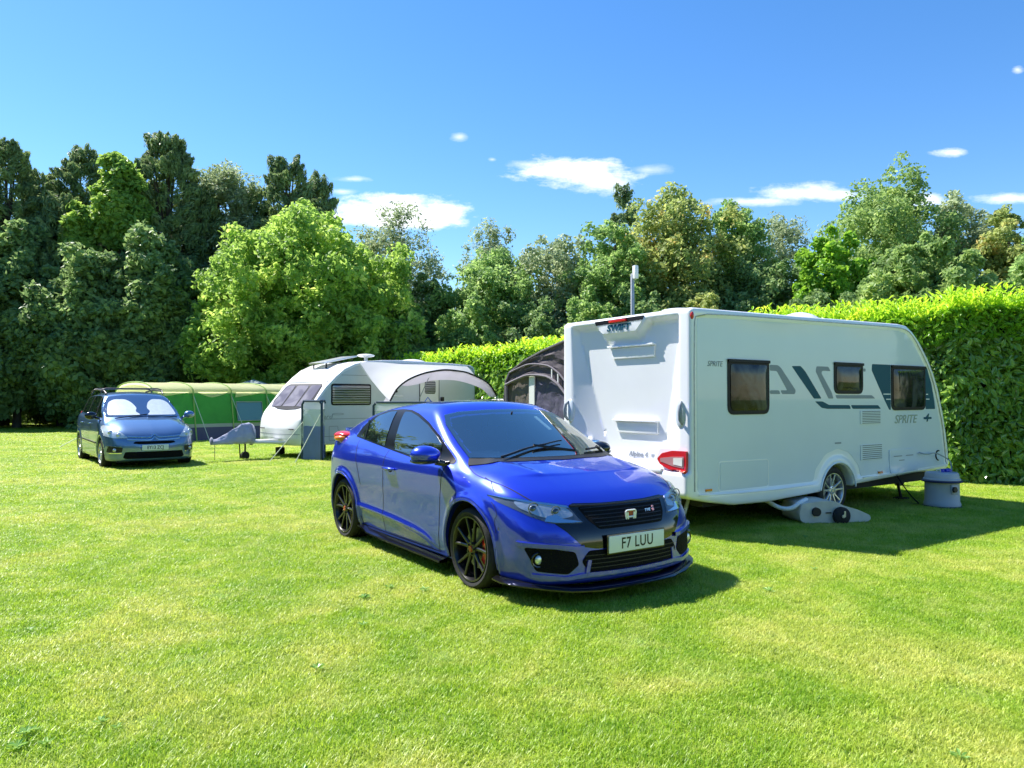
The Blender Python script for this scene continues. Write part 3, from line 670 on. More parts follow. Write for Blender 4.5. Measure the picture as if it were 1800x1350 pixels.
        g = MB(); g.tube([l + n * .003 + Vector((-.35 * abs(.05 * math.cos(a)), .05 * math.cos(a), .05 * math.sin(a))) for a in [2 * math.pi * k / 20 for k in range(20)]], .008, 6, closed=True); g.build('fog_lamp_ring', M_gloss, Rt)
    # --- splitter
    pth = [(1.62, .872), (1.74, .885), (1.86, .87), (1.97, .80), (2.06, .70), (2.13, .55), (2.165, .43), (2.20, .36), (2.21, .2), (2.215, 0)]
    P = [(a, -b) for a, b in pth] + [(a, b) for a, b in reversed(pth[:-1])]
    V = []; F = []
    for i, (a, b) in enumerate(P):
        t = Vector(P[min(i + 1, len(P) - 1)]) - Vector(P[max(i - 1, 0)]); n = Vector((t.y, -t.x)).normalized(); lift = .045 * float(sstep(.45, .88, abs(b)))
        for dn, zz in ((0, .125), (.012, .118), (.012, .108), (-.02, .10), (-.12, .105), (-.12, .135), (-.02, .135)): V.append((a + n.x * dn, b + n.y * dn, zz + lift))
    for i in range(len(P) - 1):
        for j in range(7): F.append((i * 7 + j, i * 7 + (j + 1) % 7, (i + 1) * 7 + (j + 1) % 7, (i + 1) * 7 + j))
    F += [tuple(range(7)), tuple(range(len(V) - 7, len(V)))]
    g = MB(); g.add(V, F); g.build('front_splitter', M_gloss, Rt)
    g = MB(); g.box((1.75, 0, .17), (.5, 1.3, .09), bev=.02); g.box((-.1, 0, .17), (4.0, 1.3, .06)); g.build('underbody', M_gap, Rt)
    for e in (-1, 1):
        g = MB(); V = []; F = []
        xs = [-.93, -.88, -.80, -.72, -.3, .3, .74, .79]; hh = [.20, .20, .19, .16, .15, .145, .14, .14]
        for a, b in zip(xs, hh): V += [(a, .80 * e, b + .02), (a, .872 * e, b), (a, .875 * e, b - .015), (a, .80 * e, b - .02)]
        for i in range(len(xs) - 1):
            for j in range(4): F.append((i * 4 + j, i * 4 + (j + 1) % 4, (i + 1) * 4 + (j + 1) % 4, (i + 1) * 4 + j))
        g.add(V, F); g.build('side_skirt', M_gloss, Rt)
    # --- number plate
    g = MB(); px = 2.192; g.box((px, 0, .43), (.012, .535, .125), bev=.004); pl = g.build('number_plate', M_plate, Rt)
    g = MB(); g.box((px - .008, 0, .43), (.012, .56, .148), bev=.004); g.build('plate_holder', M_gloss, pl)
    textmesh('plate_text', 'F7 LUU', .115, M_ink, pl, frame_mat((px + .0065, 0, .427), (0, 1, 0), (0, 0, 1)), .0008, bold=.0015, sx=.80, space=1.1)
    # --- badge
    l, n = S.hit('F', 0, .607); bx = l.x + .008
    g = MB(); Pq = rpoly([(-.052, .048), (.052, .048), (.040, -.044), (-.040, -.044)], .02)
    g.prism(Pq, .006, frame_mat((bx, 0, .607), (0, 1, 0), (0, 0, 1))); bd = g.build('badge', mat('badge_red', (.28, .01, .02), .25, coat=.6), Rt)
    g = MB(); Mx = frame_mat((bx + .008, 0, .607), (0, 1, 0), (0, 0, 1)); g.tube([Mx @ Vector((a, b, 0)) for a, b in Pq], .006, 6, closed=True)
    for e in (-1, 1): g.tube([Mx @ Vector((e * .034, .034, 0)), Mx @ Vector((e * .024, -.034, 0))], [.009, .006], 6)
    g.tube([Mx @ Vector((-.024, -.002, 0)), Mx @ Vector((.024, -.002, 0))], .007, 6); g.build('badge_emblem', mat('bright_badge', (.88, .88, .90), .3, metal=.2), bd)
    t = textmesh('side_badge', 'TYPE', .03, M_chrome, Rt, frame_mat((2.115, .175, .640), (-.22, 1, 0), (-.3, 0, 1)), .001, shear=.3, sx=1.1)
    t = textmesh('side_badge', 'S', .055, mat('badge_bright', (.75, .3, .35), .2, metal=.5), Rt, frame_mat((2.100, .245, .645), (-.28, 1, 0), (-.3, 0, 1)), .001, bold=.002, sx=1.2)
    # --- tail lamps, spoiler
    for e in (-1, 1):
        g = MB(); g.ellipsoid((-1.66, .735 * e, 1.092), (.17, .105, .05), f=lambda p: (p.x, p.y * (1 - .35 * max(0, p.x)), p.z * (1 - .3 * max(0, p.x)))); tl = g.build('tail_lamp', M_redlens, Rt)
        g = MB(); g.ellipsoid((-1.64, .76 * e, 1.062), (.13, .088, .045)); g.build('indicator_lens', M_amber, tl)
    g = MB(); g.add([(-1.62, -.66, 1.145), (-1.62, .66, 1.145), (-1.93, .62, 1.165), (-1.93, -.62, 1.165), (-1.62, -.66, 1.10), (-1.62, .66, 1.10), (-1.93, .62, 1.12), (-1.93, -.62, 1.12)], [(0, 1, 2, 3), (4, 5, 6, 7), (0, 1, 5, 4), (1, 2, 6, 5), (2, 3, 7, 6), (3, 0, 4, 7)]); g.build('rear_spoiler', M_blue, Rt)
    # antenna
    g = MB(); g.tube([(-1.0, 0, 1.39), (-1.06, 0, 1.43), (-1.12, 0, 1.45)], [.03, .015, .005], 8); g.build('antenna', M_trim, Rt)
    M_cap = mat('wheel_cap_red', (.35, .03, .02), .3, coat=.5)
    for x in (AXF, AXR):
        for e in (-1, 1):
            wheel(Rt, x, e * .868, e, WR, .256, M_blackrim, 'double5', .225, M_red, M_cap)
    # liners
    for x in (AXF, AXR):
        for e in (-1, 1):
            g = MB(); P = [(.372 * math.cos(a), .372 * math.sin(a)) for a in [R(-20 + 220 * k / 24) for k in range(25)]]
            V = []; F = []
            for a, b in P: V += [(x + a, .845 * e, .32 + b), (x + a, .56 * e, .32 + b)]
            for i in range(24): F.append((2 * i, 2 * i + 1, 2 * i + 3, 2 * i + 2))
            k = len(V); V += [(x + a * .99, .56 * e, .32 + b * .99) for a, b in P]; F.append(tuple(range(k, k + 25))); g.add(V, F, True); g.build('arch_liner', M_gap, Rt)
hatch_details()
# ------------------------------------------------------------------ people carrier with sunshades
M_mpv = mat('steel_blue_paint', (.10, .195, .38), .3, metal=.5, coat=1.)
M_mpv.node_tree.nodes['Principled BSDF'].inputs['Coat IOR'].default_value = 1.9
def mpv_F(x, y, z):
    ya = np.abs(y)
    W = herm(x, [-2.15, -1.9, -1.4, 0, 1.3, 1.7, 1.95, 2.15], [.80, .88, .91, .905, .91, .89, .84, .76]) + herm(z, [.15, .3, .5, .75, .95, 1.05, 1.2], [-.05, -.015, 0, 0, -.01, -.03, -.10])
    rw = np.minimum(np.hypot(x - 1.365, z - .32), np.hypot(x + 1.365, z - .32)); W = W + .015 * sstep(.45, .38, rw)
    XF = 2.22 - herm(ya, [0, .3, .55, .72, .82, .92], [0, .02, .08, .17, .29, .5]) + herm(z, [.1, .25, .45, .6, .72, .85, 1.], [-.05, 0, 0, -.03, -.09, -.22, -.5])
    A = smax(ya - W, (x - XF) * .92, .08)
    ZT = herm(x, [-2.2, -1.5, .6, 1.15, 1.4, 1.7, 1.95, 2.1, 2.2], [1.15, 1.12, 1.06, 1.08, 1.04, .955, .85, .76, .68]) - sstep(.8, 1.3, x) * herm(ya, [0, .5, .7, .82, .92], [0, .015, .06, .13, .25])
    A = smax(A, (z - ZT) * .92, .06); A = smax(A, -2.18 + herm(ya, [0, .6, .85, .95], [0, .06, .2, .4]) - x, .08); A = smax(A, .17 + 0 * x - z, .05)
    Wc = herm(z, [.9, 1.05, 1.2, 1.4, 1.55, 1.66], [.88, .85, .81, .735, .66, .58]) - herm(x, [-2.2, -1.5, 0, .6, 1.2], [.08, .02, 0, .02, .06])
    ZR = herm(x, [-2.1, -1.6, -.8, -.2, .25, .8], [1.46, 1.58, 1.645, 1.65, 1.61, 1.5]) - .05 * (ya / .65)**2
    ws = .50 * (x - (1.30 - .22 * (ya / .8)**2)) + .866 * (z - 1.06)
    B = smax((ya - Wc) * .93, (z - ZR) * .97, .07); B = smax(B, ws, .04); B = smax(B, -2.08 + .15 * ya - x + .18 * (z - 1.1), .07); B = smax(B, .85 + 0 * x - z, .03)
    Fv = smin(A, B, .03)
    return smax(Fv, -np.maximum(rw - .365, .6 - ya), .015)
MROOT = empty('people_carrier', (-8.98, 17.61, 0), -.902, 'steel blue people carrier with roof bars and white sunshades behind its windscreen', 'car')
MBD, MBV = isosurf('body', mpv_F, (-2.3, -1.0, .1), (2.3, 1.0, 1.74), .024, M_mpv, MROOT)
MS = Skin(MBV, MROOT)
def mpv_details():
    S = MS; Rt = MROOT
    M_shade = mat('sunshade_silver', (.86, .87, .88), .35, var=.06, vscale=12)
    wsP = [(-.80, 1.095), (-.4, 1.085), (0, 1.08), (.4, 1.085), (.80, 1.095), (.76, 1.22), (.68, 1.42), (.58, 1.53), (.3, 1.565), (0, 1.57), (-.3, 1.565), (-.58, 1.53), (-.68, 1.42), (-.76, 1.22)]
    w = S.shell('windscreen', wsP, 'F', .004, mat('blue_tint_glass', (.05, .10, .22), .03, spec=1., coat=1.), .05)
    for e in (-1, 1):
        P = [(.06 * e, 1.12), (.16 * e, 1.20), (.10 * e, 1.27), (.17 * e, 1.40), (.28 * e, 1.47), (.50 * e, 1.465), (.62 * e, 1.40), (.68 * e, 1.25), (.71 * e, 1.12)]
        S.shell('sunshade', rpoly(P[::e], .05), 'F', .008, M_shade, .05, parent=w)
    S.shell('windscreen_glass', wsP, 'F', .016, M_lens, .05, parent=w)
    for d in 'RL':
        S.shell('side_window', rpoly([(-1.95, 1.19), (-1.7, 1.49), (-.9, 1.545), (0, 1.55), (.35, 1.50), (.8, 1.27), (1.12, 1.09), (.9, 1.075), (0, 1.10), (-1.2, 1.15)], .04), d, .005, M_dglass, .05)
        g = MB()
        for P in ([(.45, 1.10), (.30, 1.52)], [(-.55, 1.12), (-.62, 1.55)], [(-1.42, 1.16), (-1.42, 1.55)]): g = MB(); S.strip(g, P, d, .05, off=.012); g.build('window_pillar', M_trim, Rt)
        g = MB()
        for P in ([(.95, 1.06), (.93, .7), (.88, .25)], [(-.05, 1.1), (-.08, .25)], [(-1.2, 1.12), (-1.0, .8), (-.95, .25)]): g = MB(); S.strip(g, P, d, .008); g.build('panel_gap', M_gap, Rt)
        g = MB(); S.strip(g, [(.85, .52), (-.95, .55)], d, .04, h=.012); g.build('side_moulding', M_trim, Rt)
        e = -1 if d == 'R' else 1
        for hx in (.12, -.9):
            l, n = S.hit(d, hx, .93); g = MB(); g.tube([l + Vector((-.1, .004 * e, 0)), l + Vector((-.06, .03 * e, 0)), l + Vector((.06, .03 * e, 0)), l + Vector((.09, .004 * e, 0))], .014, 8); g.build('door_handle', M_mpv, Rt)
        g = MB(); g.ellipsoid((.95, 1.02 * e, 1.12), (.09, .12, .085)); g.tube([(.95, .93 * e, 1.07), (1.0, .85 * e, 1.05)], .03); g.build('wing_mirror', M_gloss if e < 0 else M_mpv, Rt)
        # roof rails
        g = MB(); g.tube([(.25, .60 * e, 1.60), (.1, .62 * e, 1.665), (-.8, .64 * e, 1.70), (-1.5, .62 * e, 1.66), (-1.65, .6 * e, 1.60)], .02, 8); g.build('roof_rail', M_trim, Rt)
    for x in (-.05, -1.1):
        g = MB(); g.tube([(x, -.66, 1.62), (x, -.63, 1.70), (x, -.55, 1.725), (x, .55, 1.725), (x, .63, 1.70), (x, .66, 1.62)], .016, 8); g.build('roof_bar', mat('dark_alloy', (.10, .10, .11), .35, metal=.5) if x > -1 else bpy.data.materials['dark_alloy'], Rt)
    # lamps
    for e in (-1, 1):
        E = lambda Q: [(a * e, b) for a, b in Q][::e]
        h = S.shell('headlamp', rpoly(E([(.50, .66), (.56, .72), (.66, .82), (.78, .91), (.86, .91), (.885, .80), (.88, .70), (.75, .655)]), .03), 'F', .006, mat('mpv_lamp', (.80, .82, .85), .25, metal=.3, bump=.4, bscale=30), .03)
        for a, b in ((.66, .72), (.79, .77)):
            l, n = S.hit('F', a * e, b)
            if l is not None: g = MB(); g.ellipsoid(l + n * .006, (.02, .05, .045)); g.build('lamp_projector', M_silver, h)
        S.shell('lamp_cover', rpoly(E([(.50, .66), (.56, .72), (.66, .82), (.78, .91), (.86, .91), (.885, .80), (.88, .70), (.75, .655)]), .03), 'F', .03, M_lens, .03, parent=h)
        S.shell('fog_lamp_recess', rpoly(E([(.62, .36), (.60, .46), (.84, .48), (.86, .36)]), .02), 'F', .004, M_trim, .03)
        g = MB(); S.strip(g, E([(.62, .475), (.85, .49)]), 'F', .02, h=.012); S.strip(g, E([(.62, .345), (.82, .345)]), 'F', .02, h=.012); g.build('fog_lamp_trim', M_chrome, Rt)
        l, n = S.hit('F', .74 * e, .41)
        if l is not None: g = MB(); g.ellipsoid(l, (.03, .04, .04)); g.build('fog_lamp', M_headin, Rt)
        for x in (1.365, -1.365): wheel(Rt, x, e * .90, e, .315, .215, M_silver, 'nine', .2)
        for x in (1.365, -1.365):
            g = MB(); V = []; F = []
            for k in range(21): a = R(-15 + 210 * k / 20); V += [(x + .36 * math.cos(a), .88 * e, .32 + .36 * math.sin(a)), (x + .36 * math.cos(a), .62 * e, .32 + .36 * math.sin(a))]
            for i in range(20): F.append((2 * i, 2 * i + 1, 2 * i + 3, 2 * i + 2))
            g.add(V, F, True); g.build('arch_liner', M_gap, Rt)
        g = MB(); g.ellipsoid((-2.04, .74 * e, 1.0), (.06, .06, .18)); g.build('tail_lamp', M_redlens, Rt)
    # double chevron bars, grille slot, plate
    g = MB()
    for z0 in (.655, .595):
        k = .055
        S.strip(g, [(-.52, z0 + .035), (-.30, z0 + .018), (-.13, z0 + .012), (-.06, z0 + .022), (0, z0 + .022 + k), (.06, z0 + .022), (.13, z0 + .012), (.30, z0 + .018), (.52, z0 + .035)], 'F', .022, h=.016, step=.02)
    g.build('chevron_badge', M_chrome, Rt)
    S.shell('upper_grille', rpoly([(-.42, .545), (-.38, .585), (.38, .585), (.42, .545), (.3, .525), (-.3, .525)], .02), 'F', .004, M_mesh, .03)
    S.shell('lower_grille', rpoly([(-.60, .25), (-.56, .37), (.56, .37), (.60, .25), (.55, .225), (-.55, .225)], .02), 'F', .004, M_mesh, .03)
    g = MB(); px = 2.245; g.box((px, 0, .455), (.012, .52, .115), bev=.003); pl = g.build('number_plate', M_plate, Rt)
    textmesh('plate_text', 'EY13 ZCJ', .10, M_ink, pl, frame_mat((px + .0065, 0, .452), (0, 1, 0), (0, 0, 1)), .0008, bold=.0015, sx=.82)
    for P in ([(1.30, -.60), (1.27, -.3), (1.22, .05)], [(1.30, .05), (1.27, .35), (1.20, .68)]):
        g = MB(); Q = []
        for a, b in P: l, n = S.hit('T', a - .02, b); Q.append(l + n * .025)
        g.tube(Q, .013, 6); g.build('wiper', M_trim, Rt)
    g = MB(); g.box((0, 0, .19), (4.1, 1.4, .08)); g.build('underbody', M_gap, Rt)
mpv_details()
# ------------------------------------------------------------------ modern touring caravan
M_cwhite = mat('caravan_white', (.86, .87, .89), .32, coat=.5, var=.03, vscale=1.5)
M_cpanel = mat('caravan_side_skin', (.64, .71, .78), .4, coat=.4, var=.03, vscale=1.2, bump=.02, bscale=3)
M_blackrub = mat('window_rubber', (.005, .005, .008), .45, spec=.25)
M_teal = mat('teal_decal', (.015, .085, .13), .5, spec=.2); M_greyd = mat('grey_decal', (.27, .30, .34), .5, spec=.3); M_wdecal = mat('white_decal', (.8, .82, .82), .4)
M_dark = mat('dark_chassis', (.02, .02, .02), .8); M_galv = mat('galvanised', (.42, .43, .44), .5, metal=.6, var=.2, vscale=20)
def winmat(name, a, b, sc=3.):
    m = bpy.data.materials.new(name); m.use_nodes = True; nt = m.node_tree; bs = nt.nodes['Principled BSDF']; N = nt.nodes.new; L = nt.links.new
    tc = N('ShaderNodeTexCoord'); mp = N('ShaderNodeMapping'); mp.inputs['Scale'].default_value = (1.6, 1, .7); L(tc.outputs['Object'], mp.inputs[0])
    nz = N('ShaderNodeTexNoise'); nz.inputs['Scale'].default_value = sc; nz.inputs['Detail'].default_value = 2; nz.inputs['Distortion'].default_value = 1.2; L(mp.outputs[0], nz.inputs['Vector'])
    rp = N('ShaderNodeValToRGB'); e = rp.color_ramp.elements; e[0].position = .42; e[0].color = (*a, 1); e[1].position = .58; e[1].color = (*b, 1); L(nz.outputs['Fac'], rp.inputs[0]); L(rp.outputs[0], bs.inputs['Base Color'])
    bs.inputs['Roughness'].default_value = .08; bs.inputs['Specular IOR Level'].default_value = .28
    n2 = N('ShaderNodeTexNoise'); n2.inputs['Scale'].default_value = 4; L(tc.outputs['Object'], n2.inputs['Vector']); bp = N('ShaderNodeBump'); bp.inputs['Strength'].default_value = .12; bp.inputs['Distance'].default_value = .02; L(n2.outputs['Fac'], bp.inputs['Height']); L(bp.outputs[0], bs.inputs['Normal']); L(bp.outputs[0], bs.inputs['Coat Normal'])
    return m
M_cwin = winmat('caravan_acrylic', (.006, .007, .010), (.055, .06, .066), 2.2)
SW_P = [(0, .42), (0, 2.46), (.05, 2.492), (.8, 2.50), (1.88, 2.512), (3.1, 2.53), (4.25, 2.545), (4.45, 2.53), (4.62, 2.45), (4.8, 2.32), (5.02, 2.10), (5.2, 1.88), (5.35, 1.65), (5.5, 1.30), (5.6, .98), (5.66, .72), (5.68, .5), (5.6, .44), (5.2, .44), (4.65, .44), (3.2, .375), (3.0, .33), (2.4, .33), (1.3, .285), (.7, .30), (.3, .36)]
SWW = 2.21
M_lampin = mat('lamp_insert', (.45, .22, .22), .3, coat=.5)
def swift_F(x, y, z):
    sd = sdpoly(x, z, SW_P)
    top_r = sstep(.0, .35, z - .45)
    hw = SWW / 2 - .025 * sstep(5.0, 5.7, x)
    yy = np.abs(y - SWW / 2) - hw
    inset = .016 * sstep(-.085, -.11, sd) * (1 - sstep(.47, .44, z)) + .012 * sstep(.45, .42, z) * 0
    arch = sstep(.47, .44, np.hypot(x - 2.74, z - .30)); inset = inset * (1 - arch)
    side = yy + inset
    # rear: centre panel let into a frame, bumper below
    rl = np.clip((2.03 - y) / np.maximum(.05, .06 + (2.31 - z) * .33 + .0 * x), 0, 1)
    rr = np.clip((y - .17) / np.maximum(.04, .04 + (2.38 - z) * .22), 0, 1)
    notch = sstep(.62, .86, y) * sstep(1.58, 1.40, y)
    tz = 2.43 - .12 * notch; rt = np.clip((tz - z) / (.05 + .10 * notch), 0, 1); zb = .70 + .27 * sstep(.64, .46, np.minimum(y, SWW - y)); rb = np.clip((z - zb) / .07, 0, 1)
    D = (.10 + .05 * np.clip(2.3 - z, 0, 1.5)) * np.minimum(np.minimum(rl, rr), np.minimum(rt, rb))
    D = D * (1 + 0 * z) - .05 * sstep(.79, .68, z) * sstep(.40, .55, z) * sstep(.0, .06, np.minimum(y, SWW - y))
    rear = D - x
    body = smax(sd, side, .05); F = smax(body, rear - .0, .02)
    blg = smax(smax(np.abs(y - SWW / 2) - SWW / 2 + .02, (-.045 - x), .03), np.abs(z - .57) - .13, .03); blg = smax(blg, x - .3, .02)
    F = smin(F, blg, .03)
    rw = np.hypot(x - 2.74, z - .30); F = smax(F, -np.maximum(np.maximum(rw - .365, .30 - np.minimum(y, SWW - y) * 0 - 9.), np.minimum(y, SWW - y) - .32), .012)
    return F
CROOT = empty('touring_caravan', (1.919, 7.983, 0), .601, 'large modern white touring caravan with grey and teal stripes in front of the tall hedge', 'caravan')
CB, CBV = isosurf('body', swift_F, (-.12, -.06, .22), (5.78, SWW + .06, 2.62), .028, M_cwhite, CROOT)
CS = Skin(CBV, CROOT)
def cwindow(S, root, P, d='R', r=(.02, .02, .10, .10), pane=None, off=.012, blinds=0, fw=.045):
    f = S.shell('window', rpoly(P, list(r)), d, off, M_blackrub, .06, rim=.02)
    cx = sum(p[0] for p in P) / 4; cz = sum(p[1] for p in P) / 4
    Q = [(p[0] + (fw if p[0] < cx else -fw), p[1] + (fw if p[1] < cz else -fw * 1.1)) for p in P]
    p = S.shell('pane', rpoly(Q, [max(.04, a * .7) for a in r]), d, off + .006, pane or M_cwin, .05, parent=f, dome=.012)
    return f
def caravan_details():
    S = CS; Rt = CROOT
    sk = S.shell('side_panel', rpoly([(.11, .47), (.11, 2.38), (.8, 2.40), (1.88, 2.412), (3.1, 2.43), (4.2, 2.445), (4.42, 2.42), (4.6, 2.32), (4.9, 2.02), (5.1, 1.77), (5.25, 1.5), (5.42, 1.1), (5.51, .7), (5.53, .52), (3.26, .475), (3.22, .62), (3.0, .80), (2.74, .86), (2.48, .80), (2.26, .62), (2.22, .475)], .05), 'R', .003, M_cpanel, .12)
    for a, b, c, e in ((.61, 1.35, 1.32, 1.94), (2.67, 3.33, 1.56, 1.96), (4.03, 4.95, 1.335, 1.955)):
        f = cwindow(S, Rt, [(a, e), (b, e), (b, c), (a, c)], 'R', (.015, .015, .10, .10))
        g = MB(); S.strip(g, [(a, e - .01), (b, e - .01)], 'R', .04, h=.028); g.build('window_hinge', M_blackrub, f)
        for k in (.25, .75):
            g = MB(); l, n = S.hit('R', a + (b - a) * k, c + .05); g.box(l + Vector((0, .045, 0)), (.07, .02, .03)); g.build('window_catch', M_blackrub, f)
    # decals
    dec = lambda P, m, r=.02, off=.0045: S.shell('stripe', rpoly(P, r), 'R', off, m, .08, rim=.004)
    dec([(1.79, 1.895), (1.97, 1.90), (2.06, 1.84), (2.40, 1.50), (2.24, 1.50)], M_teal); dec([(2.26, 1.465), (2.42, 1.465), (2.56, 1.42), (3.02, 1.415), (3.05, 1.365), (2.52, 1.37), (2.40, 1.385)], M_teal); dec([(3.05, 1.415), (3.70, 1.41), (3.77, 1.36), (3.09, 1.365)], M_teal)
    dec([(1.37, 1.90), (1.52, 1.90), (1.58, 1.87), (1.87, 1.60), (1.85, 1.555), (1.60, 1.555), (1.57, 1.60), (1.70, 1.60), (1.50, 1.83), (1.37, 1.83)], M_greyd); dec([(1.37, 1.60), (1.54, 1.60), (1.57, 1.555), (1.37, 1.555)], M_greyd)
    dec([(2.30, 1.905), (2.55, 1.905), (2.60, 1.85), (2.42, 1.85), (2.40, 1.82), (2.62, 1.58), (2.66, 1.50), (2.55, 1.50), (2.28, 1.84)], M_greyd)
    dec([(2.70, 1.545), (3.55, 1.545), (3.63, 1.50), (2.73, 1.50)], M_greyd); dec([(3.35, 1.90), (3.40, 1.90), (3.40, 1.86), (3.35, 1.86)], M_greyd, .01)
    dec([(3.56, 1.965), (4.02, 1.965), (4.02, 1.34), (3.98, 1.345), (3.87, 1.47), (3.55, 1.88)], M_teal); dec([(4.96, 1.97), (5.0, 1.95), (5.14, 1.72), (5.23, 1.45), (5.25, 1.345), (4.96, 1.345)], M_teal)
    for a, b, z in ((3.83, 4.02, 1.56), (3.90, 4.02, 1.49), (4.97, 5.03, 1.56), (4.97, 5.07, 1.49)):
        g = MB(); S.strip(g, [(a, z), (b, z)], 'R', .014, off=.007); g.build('stripe', M_wdecal, Rt)
    M_l = mat('sprite_lettering', (.30, .36, .30), .4)
    yb = S.hit('R', 4.4, 1.2)[0].y - .006
    fm = lambda x, z: frame_mat((x, yb, z), (1, 0, 0), (0, 0, 1))
    textmesh('lettering', 'SPRITE', .165, M_l, Rt, fm(4.40, 1.205), .001, bold=.001, shear=.28, sx=1.22)
    textmesh('lettering', '4', .15, M_teal, Rt, fm(4.98, 1.215), .001, bold=.006, shear=.28, sx=1.3)
    g = MB(); S.strip(g, [(4.90, 1.215), (5.13, 1.215)], 'R', .03, off=.006); g.build('stripe', M_teal, Rt)
    textmesh('lettering', 'SPRITE', .085, M_greyd, Rt, fm(.40, 1.885), .001, shear=.28, sx=1.0)
    # vents
    for a, b, c, e in ((3.26, 3.78, 1.16, 1.335), (3.26, 3.81, .68, .885)):
        v = S.shell('fridge_vent', rpoly([(a, e), (b, e), (b, c), (a, c)], .012), 'R', .012, M_cpanel, .1, rim=.014)
        g = MB(); n = 8
        for k in range(n): z = c + (e - c) * (k + .6) / n; S.strip(g, [(a + .04, z), (b - .04, z)], 'R', .008, off=.014)
        g.build('vent_slots', mat('vent_shadow_line', (.10, .12, .14), .7) if 'vent_shadow_line' not in bpy.data.materials else bpy.data.materials['vent_shadow_line'], v)
    g = MB(); S.strip(g, chaikin([(.055, .50), (.055, 2.30), (.09, 2.42), (.8, 2.447), (1.88, 2.459), (3.1, 2.477), (4.2, 2.492), (4.46, 2.465), (4.64, 2.36), (4.95, 2.06), (5.15, 1.80), (5.30, 1.53), (5.47, 1.12), (5.56, .72), (5.58, .52)], 1, False), 'R', .016, h=.007, step=.06); g.build('awning_rail', M_galv, Rt)
    # lockers
    def outline(nm, P, m, w=.012, h=.006, r=.04, par=None):
        g = MB(); Q = rpoly(P, r); S.strip(g, Q + [Q[0]], 'R', w, h=h, step=.08); return g.build(nm, m, par or Rt)
    lk = outline('locker_door', [(.46, .80), (1.33, .79), (1.33, .47), (.46, .47)], M_cwhite, .016)
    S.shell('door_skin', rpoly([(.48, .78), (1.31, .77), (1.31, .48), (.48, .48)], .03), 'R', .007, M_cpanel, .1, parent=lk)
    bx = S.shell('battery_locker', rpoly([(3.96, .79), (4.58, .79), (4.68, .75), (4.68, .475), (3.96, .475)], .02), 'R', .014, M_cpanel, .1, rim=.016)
    for a, b, zz in ((4.06, 4.28, .70), (4.38, 4.58, .70), (4.2, 4.34, .64)): g = MB(); S.strip(g, [(a, zz), (b, zz)], 'R', .012, off=.018); g.build('door_catch', M_greyd, bx)
    l, n = S.hit('R', 5.32, .66); g = MB(); g.tube([l + Vector((.07 * math.cos(a), -.012, .07 * math.sin(a))) for a in [R(70 + 200 * k / 12) for k in range(13)]], .010, 6); g.build('water_inlet', M_blackrub, Rt)
    # markers
    for a, b in ((.23, .33), (3.66, 3.76)):
        c = S.shell('side_marker', rpoly([(a, .515), (b, .515), (b, .485), (a, .485)], .008), 'R', .02, M_amber, .05, rim=.02)
    l, n = S.hit('R', .035, 2.40)
    g = MB(); g.ellipsoid((.03, .006, 2.40), (.022, .022, .042)); g.build('roof_marker_lamp', M_redlens, Rt)
    g = MB(); S.strip(g, [(.12, .455), (.8, .435), (1.5, .43), (2.2, .44)], 'R', .02, h=.012); S.strip(g, [(3.3, .455), (4.7, .475), (5.5, .50)], 'R', .02, h=.012); g.build('skirt_moulding', M_cwhite, Rt)
    g = MB(); l1 = S.hit('R', 2.74, .80)[0]
    g.tube([(2.74 + .39 * math.cos(a), S.hit('R', 2.74 + .42 * math.cos(a), .30 + .42 * math.sin(a))[0].y - .004 if .30 + .42 * math.sin(a) > .36 else .0, .30 + .385 * math.sin(a)) for a in [R(8 + 164 * k / 24) for k in range(25)]], .011, 8); g.build('wheel_arch', M_cwhite, Rt)
    g = MB(); S.strip(g, [(2.68, .93), (2.82, .93)], 'R', .02, off=.006); g.build('stripe', M_greyd, Rt)
    # rear lamp clusters
    for e, sy in ((0, 1), (1, -1)):
        Y = lambda v: v if e == 0 else SWW - v
        P = [(Y(.045), .935), (Y(.25), .93), (Y(.40), .895), (Y(.475), .83), (Y(.43), .77), (Y(.30), .72), (Y(.045), .685)]
        if e: P = P[::-1]
        t = S.shell('tail_lamp', rpoly(P, .02), 'B', .035, M_redlens, .025, rim=.05)
        P2 = [(Y(.08), .87), (Y(.25), .865), (Y(.25), .80), (Y(.42), .79), (Y(.42), .83), (Y(.26), .845)]
        Q = [(Y(.075), .875), (Y(.24), .865), (Y(.42), .84), (Y(.42), .80), (Y(.24), .76), (Y(.075), .745)]
        if e: Q = Q[::-1]
        S.shell('lamp_insert', rpoly(Q, .01), 'B', .04, M_lampin, .04, rim=.004, parent=t)
        Q = [(Y(.09), .86), (Y(.22), .852), (Y(.22), .778), (Y(.09), .765)]
        if e: Q = Q[::-1]
        S.shell('lamp_diffuser', rpoly(Q, .01), 'B', .045, mat('pale_lens', (.70, .70, .66), .25) if e == 0 else bpy.data.materials['pale_lens'], .04, rim=.004, parent=t)
        # corner grab handle
        l, n = S.hit('B', Y(.15), 1.34)
        g = MB(); g.ellipsoid((l.x - .002, Y(.16), 1.34), (.02, .07, .155)); c = g.build('handle_recess', M_cpanel, Rt)
        g = MB(); g.tube([(l.x - .01, Y(.12), 1.22), (l.x - .05, Y(.11), 1.27), (l.x - .055, Y(.11), 1.36), (l.x - .05, Y(.115), 1.42), (l.x - .01, Y(.13), 1.47)], [.012, .022, .026, .022, .012], 10); g.build('grab_handle', M_greyd, c)
        g = MB(); l, n = S.hit('B', Y(.44), .605); g.lathe([(0, -.03), (.03, -.03), (.035, 0)], 20, c=(l.x, Y(.44), .605), axis='x'); g.build('reflector', M_redlens, Rt)
        g = MB(); g.box((-.03, Y(.5), .70), (.05, .22, .05), bev=.015); g.build('bumper_step', M_cwhite, Rt)
